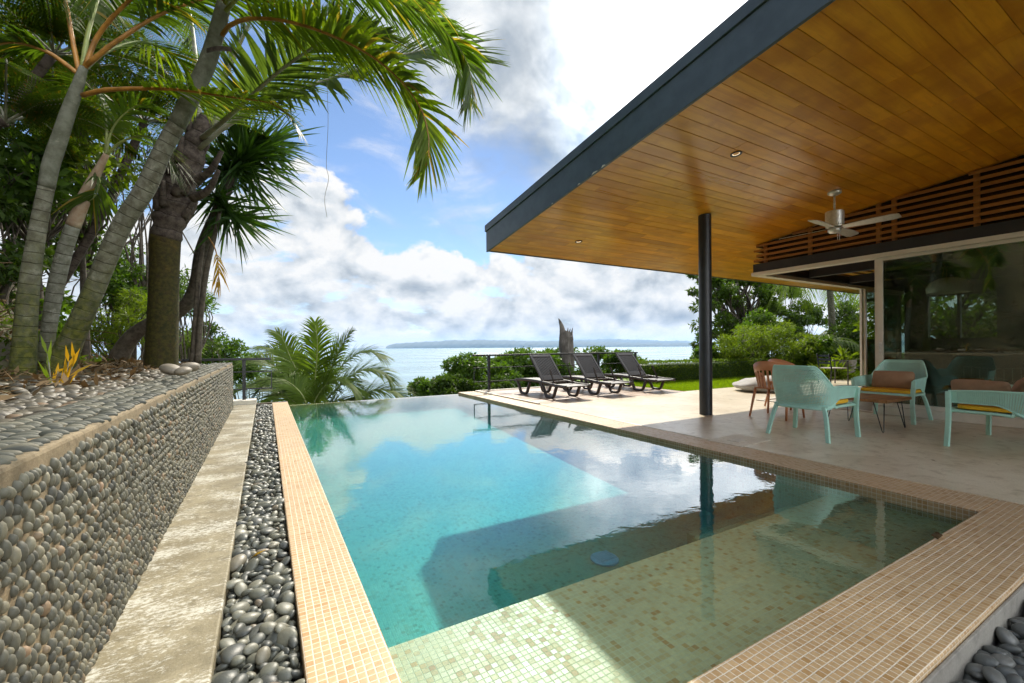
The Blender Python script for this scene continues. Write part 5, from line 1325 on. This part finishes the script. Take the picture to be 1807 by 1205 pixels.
tree('bushy_tree', 'small round treetop standing alone just above the pool edge', atd(752, 760, 26), blob_clumps(752, 683, 26, 44, 26, 10, 2200, (0.25, 0.45), 0.8), 0.12, 0.24, 0.14, M['leafm'], group=RT)
tree('shrub', 'light green shrub behind the loungers at the end of the hedge', atd(1140, 720, 15.5), blob_clumps(1135, 668, 15.5, 110, 30, 12, 3600, (0.3, 0.5), 0.8), 0.06, 0.12, 0.05, M['leafl'], cat='shrub')
# dead stump
st = world_root('tree_stump', None, 'tall broken dead tree trunk standing against the sea', 'stump')
D_S = 21.0
prof = [(1000, 690, 31), (1000, 655, 27), (1000, 625, 25), (1000, 606, 23), (1001, 595, 21)]
Q, R = trunk_from(prof, D_S, 26, 20)
mb = MB(); nS = 22; V = []; al = []
top_h = [0, 2, 5, 3, 6, 9, 7, 10, 8, 7, 6, 3, 1, 2, 3, 2, 4, 8, 12, 10, 8, 3]     # jagged crown heights in px at this depth
for i in range(len(Q)):
    for j in range(nS):
        a = 2*math.pi*j/nS; rr = R[i]*(1 + 0.10*math.sin(3*a + i*0.2) + 0.06*math.sin(7*a + 1.3 + i*0.1) + rng.normal(0, 0.02))
        V.append(Q[i] + rr*np.array([math.cos(a), math.sin(a), 0]))
for j in range(nS):
    a = 2*math.pi*j/nS; V.append(Q[-1] + R[-1]*0.86*np.array([math.cos(a), math.sin(a), 0]) + [0, 0, 0.06 + top_h[(j + 5) % nS]*D_S/FPX*0.85])
for j in range(nS):
    a = 2*math.pi*j/nS; V.append(Q[-1] + R[-1]*0.5*np.array([math.cos(a), math.sin(a), 0]) - [0, 0, 0.2])
k = len(Q) + 2
Fq = [(i*nS + j, i*nS + (j+1) % nS, (i+1)*nS + (j+1) % nS, (i+1)*nS + j) for i in range(k-1) for j in range(nS)] + [tuple((k-1)*nS + j for j in range(nS))]
mb.add(V, Fq); mb.build('trunk', M['deadwood'], st)
sp = MB(); sp.tube(cr([Q[-1] + [-0.16, 0.09, -0.7], Q[-1] + [-0.18, 0.1, 0.1], Q[-1] + [-0.24, 0.13, 0.55], Q[-1] + [-0.36, 0.2, 0.92]], 10), np.array([0.22, 0.23, 0.23, 0.21, 0.19, 0.16, 0.13, 0.10, 0.07, 0.015]), 9); sp.build('splinter', M['deadwood'], st)
for q, (dx, dy, h, r) in enumerate(((0.05, -0.1, 0.34, 0.13), (0.13, 0.0, 0.42, 0.12), (0.20, -0.08, 0.47, 0.10), (-0.06, -0.13, 0.46, 0.12), (0.25, 0.05, 0.22, 0.06))):
    MB().tube(cr([Q[-1] + [dx*1.0, dy, -0.6], Q[-1] + [dx*1.1, dy, h*0.4], Q[-1] + [dx*1.25 + 0.03, dy, h]], 8), np.array([r, r*0.95, r*0.9, r*0.8, r*0.7, r*0.55, r*0.35, 0.01]), 7).build('splinter', M['deadwood'], st)

# big tree and palms in the garden on the right
BT = []
for (x, y, w, h, n, lv) in ((1262, 540, 90, 90, 10, 3400), (1315, 520, 110, 70, 11, 4200), (1375, 530, 90, 80, 9, 3400), (1300, 585, 110, 70, 9, 3000), (1400, 580, 70, 60, 7, 2200), (1248, 605, 40, 40, 5, 1200), (1345, 500, 120, 40, 7, 2800), (1240, 500, 60, 40, 5, 1500), (1290, 490, 90, 40, 5, 1800)):
    BT += blob_clumps(x, y, 24, w, h, int(n*1.7), int(lv*0.62), (0.08, 0.17), 2.2)
tree('garden_tree', 'big spreading dark tree behind the black column', atd(1322, 690, 24), BT, 0.24, 0.24, 0.10, M['leaft'])
def pinnate_palm(label, base, crown, nf, L, Lm, mat, d, group='garden palms', hang=0.55, tr=0.14, n=34):
    o = world_root('garden_palm', None, label, 'palm tree', group)
    c = np.array(crown); b = np.array(base)
    MB().tube(cr([b, (b + c)/2 + [0.15, 0, 0], c], 12), np.linspace(tr*1.2, tr*0.8, 12), 10).build('trunk', M['trunkA'], o, True)
    for k in range(nf):
        a = 2*math.pi*k/nf + rng.uniform(-0.2, 0.2); h = np.array([math.cos(a), math.sin(a), 0]); l = L*rng.uniform(0.85, 1.15); up = rng.uniform(0.05, 0.55)
        P = [c, c + h*l*0.3 + [0, 0, up*l*0.45], c + h*l*0.65 + [0, 0, up*l*0.35 - hang*l*0.12], c + h*l*0.9 + [0, 0, up*l*0.0 - hang*l*0.5]]
        frond(np.array(P), o, mat, M['petiole_g'], n, Lm, 0.04, 0.022, 0.005, droop=0.5, t0=0.15, vang=4)
    return o
pinnate_palm('tall garden palm with leaves hanging down below the roof edge', atd(1470, 690, 19), atd(1462, 478, 19), 12, 2.4, 0.75, M['coco'], 19, hang=1.1)
pinnate_palm('short blue-green palm behind the hedge near the glass door', atd(1462, 680, 17), atd(1458, 608, 17), 12, 1.5, 0.55, M['coco'], 17, hang=0.6)
pinnate_palm('dark palm at the far right of the garden behind the open glass corner', atd(1502, 690, 21), atd(1500, 590, 21), 12, 1.8, 0.6, M['coco'], 21, hang=0.7)
GS = 'shrubs behind the hedge'
for k, (x, y, w, h, d, m, lb) in enumerate([
    (1270, 625, 90, 30, 16.5, 'leafm', 'green shrub behind the hedge nearest the column'), (1310, 612, 90, 50, 16, 'leafl', 'yellow-green bamboo-like shrub behind the terracotta chairs'),
    (1360, 605, 80, 60, 17, 'leafl', 'bright feathery shrub in the middle of the hedge backdrop'), (1410, 615, 80, 44, 16, 'leafl', 'light shrub behind the hedge between bright shrub and palms'),
    (1340, 585, 60, 50, 19, 'leafm', 'mid green shrub below the big tree'), (1440, 625, 70, 40, 16, 'leafm', 'low green shrub in front of the short palm'), (1520, 610, 80, 70, 18, 'leafd', 'dark shrub behind the glass door frame'), (1420, 560, 60, 40, 24, 'leafd', 'dark distant shrub below the hanging palm leaves'), (1500, 560, 70, 60, 26, 'leafd', 'dark treetop right of the tall garden palm')]):
    cl = blob_clumps(x, y, d, w*1.05, h*1.25, 30, 4200, (0.10, 0.26), 1.0)
    o = tree('shrub', lb, atd(x, 680, d), cl, 0.04, 0.16 if m == 'leafl' else 0.18, 0.030 if m == 'leafl' else 0.08, M[m], cat='shrub', group=GS)
# more trees further right, seen through the house windows
for k, (x, y, r, lb) in enumerate([(19.5, 5.0, 1.7, 'garden tree seen through the back window, left one'), (20.5, 3.4, 1.8, 'garden tree seen through the back window, right one')]):
    cl = [((x + rng.uniform(-r, r), y + rng.uniform(-r, r), 1.9 + rng.uniform(-1.3, 1.8)), (0.7, 0.7, 0.55), 260) for _ in range(22)]
    tree('garden_tree', lb, (x, y, -0.25), cl, 0.15, 0.22, 0.11, M['leafl'], group='trees behind the house')
# spiky bromeliads beside the dark chair
br = world_root('bromeliad', None, 'clump of tall yellow-green strap leaves in front of the hedge', 'plant')
cb = [(onz(1448 + i*11, 668 + (i % 2), 0), (0, 0, 1.4), 70, 0.62) for i in range(5)]
spike_crown(cb, 0, 0, 0.05, br, M['leafl'], 0.12, 'leaves')
br2 = world_root('bromeliad', None, 'pale green rosette plant standing high behind the dark garden chair', 'plant')
spike_crown([(atd(1488, 640, 14.0), (0, 0, 1.2), 60, 0.42), (atd(1503, 640, 14.0), (0, 0, 1.0), 50, 0.35)], 0, 0, 0.06, br2, M['leafl'], 0.15, 'leaves')
MB().lathe([(0.16, 0.0), (0.2, 0.0), (0.25, 0.42), (0.22, 0.42), (0.18, 0.05)], 20, (*atd(1495, 640, 14.0)[:2], 0.18)).build('pot', M['curb'], br2)

# left bank undergrowth
UG = 'shrubs on the left bank'
for k, (x, y, w, h, d, m, L, W, nl, lb) in enumerate([
    (60, 300, 130, 120, 5.6, 'leafm', 0.15, 0.07, 1500, 'broad-leaved shrub behind the leftmost palm trunk'),
    (150, 250, 120, 120, 6.5, 'leafl', 0.16, 0.07, 1300, 'light green shrub glowing between the slender palms'),
    (20, 420, 90, 170, 5.2, 'leafd', 0.10, 0.04, 1700, 'dark scrub covering the steep bank at the left edge'),
    (100, 420, 120, 120, 7.0, 'leafd', 0.12, 0.05, 1500, 'dark scrub behind the pale slender palm'),
    (215, 500, 80, 60, 9.5, 'leafm', 0.13, 0.05, 1800, 'green bush on the slope left of the mossy palm'),
    (235, 540, 70, 50, 9.0, 'leafl', 0.16, 0.025, 1600, 'grassy bright bush low on the slope behind the mossy palm'),
    (330, 520, 70, 80, 10.5, 'leafm', 0.12, 0.035, 1800, 'feathery green bush between mossy palm and yucca stems'),
    (160, 130, 220, 160, 9.0, 'leafd', 0.16, 0.07, 3200, 'dark tree canopy behind the tree ferns'),
    (40, 130, 160, 220, 7.5, 'leafd', 0.15, 0.06, 3000, 'dark tree canopy in the upper left corner'),
    (255, 300, 110, 150, 10.0, 'leafd', 0.12, 0.04, 1400, 'sparse dark foliage behind the leaning palm trunk'),
    (310, 610, 70, 40, 11.5, 'coco', 0.3, 0.03, 1400, 'low palm-like bush behind the wall end'),
    (195, 585, 110, 70, 8.6, 'leafl', 0.15, 0.022, 2200, 'low grassy bush on the slope between the leaning palm and the mossy palm'),
    (60, 560, 110, 110, 6.2, 'leafm', 0.12, 0.05, 2200, 'mid green scrub low on the bank behind the two slender trunks'),
    (205, 470, 90, 90, 10.5, 'leafm', 0.13, 0.05, 2000, 'leafy bush higher on the slope right of the leaning palm'),
    (385, 625, 90, 50, 17.0, 'leafm', 0.16, 0.08, 2400, 'rounded bush on the slope left of the railing'),
    (440, 655, 90, 50, 20.0, 'leafm', 0.2, 0.1, 2400, 'green treetop right behind the short railing'),
    (350, 600, 60, 60, 15.0, 'leafd', 0.14, 0.07, 1600, 'dark bush behind the yucca stems')]):
    cl = blob_clumps(x, y, d, w, h, 16, nl, (0.16, 0.34), 0.7)
    b = atd(x, y + h*0.5, d); b[2] = hill_h(np.array([b[0]]), np.array([b[1]]))[0] - 0.1
    tree('shrub', lb, b, cl, 0.05 if d < 9 else 0.07, L, W, M[m], cat='shrub', group=UG)
for k, (x, y, z, r, m, lb) in enumerate([(-5.6, 2.2, 5.4, 1.9, 'leafd', 'forest tree on the top of the bank, mirrored in the glass wall, nearest the camera'), (-6.2, 5.6, 5.8, 2.0, 'leafm', 'forest tree on the bank above the tree ferns'), (-5.4, 8.6, 5.2, 1.7, 'leafd', 'forest tree on the bank behind the mossy palm crown'), (-7.5, 10.5, 6.0, 2.2, 'leafd', 'tall forest tree on the bank behind the yucca')]):
    cl = [(np.array([x, y, z]) + rng.uniform(-1, 1, 3)*r*np.array([0.9, 1.0, 0.8]), r*rng.uniform(0.2, 0.42), 330) for _ in range(30)]
    tree('forest_tree', lb, (x - 0.4, y, float(hill_h(np.array([x - 0.4]), np.array([float(y)]))[0]) - 0.2), cl, 0.13, 0.17, 0.075, M[m], cat='tree', group='forest trees on the bank')
# dry stems and roots hanging on the bank
n = 420; mb = MB()
for k in range(n):
    y = rng.uniform(1.5, 10.5); x = -2.3 - rng.gamma(1.5, 0.9); z = float(hill_h(np.array([x]), np.array([y]))[0])
    a = rng.uniform(0, 6.28); l = rng.uniform(0.2, 0.8); d = np.array([math.cos(a), math.sin(a), rng.uniform(-0.1, 0.9)])
    p = np.array([x, y, z]); mb.tube([p, p + d*l*0.5 + [0, 0, 0.04], p + d*l + [0, 0, -0.06]], 0.005, 4)
stuff(mb.build('dry_stems', M['dryleaf']), 'dry brown stems and roots tangled over the bank behind the palms')
# moss and small ferns over the bank
n = 16000
P = np.stack([-2.0 - rng.gamma(1.4, 1.3, n), rng.uniform(1.0, 13.0, n), np.zeros(n)], 1); P[:, 2] = hill_h(P[:, 0].copy(), P[:, 1].copy())
cl = vnoise(P[:, 0], P[:, 1], 1.2, 21) > -0.12; P = P[cl]; n = len(P)
V, F = kites(P, rand_dirs(n) + [0.3, -0.2, 0.5], rand_dirs(n) + [0.5, 0, 0.6], rng.uniform(0.04, 0.15, n), rng.uniform(0.012, 0.04, n), 0.2, 0.2)
stuff(np_mesh('ground_cover', V, F, M['fern']), 'low green and brown ground cover growing over the earth bank')
# small golden sprout in front of the trunks
sp = world_root('sprout', None, 'small golden-leaved sprout at the foot of the leaning palm', 'plant')
for i, (a, b) in enumerate((((112, 685), (124, 625)), ((110, 690), (138, 622)), ((92, 690), (82, 607)), ((95, 690), (105, 645)))):
    p0, p1 = atd(*a, 3.3), atd(*b, 3.3)
    t = (p1 - p0); L = np.linalg.norm(t); V, F = kites(np.array([p0 + t*q for q in np.linspace(0, 0.75, 5)]), np.array([t + rng.normal(0, 0.35*L, 3) for _ in range(5)]), np.tile([0.2, -1, 0.3], (5, 1)), np.full(5, L*0.55), np.full(5, 0.022))
    o = np_mesh('leaves', V, F, M['goldleaf'] if i != 2 else M['leafl'], sp)
    MB().tube([p0, p0 + t*0.8], 0.004, 6).build('stem', M['petiole_y'], sp)

# ------------------------------------------------------------------ HAZE
HAZE = True
if HAZE:
    m, g, out = new_mat('sea_haze')
    pv = g.n('ShaderNodeVolumePrincipled', {'Color': (0.40, 0.64, 1.0, 1), 'Density': 1.15e-5, 'Anisotropy': 0.1})
    g.nt.links.new(pv.outputs[0], out.inputs['Volume'])
    hz = MB().box(-62000, -62000, SEA_Z - 7, 62000, 62000, 1100).build('haze', m); hz['kind'] = 'stuff'; hz['label'] = 'pale blue sea haze over the bay'
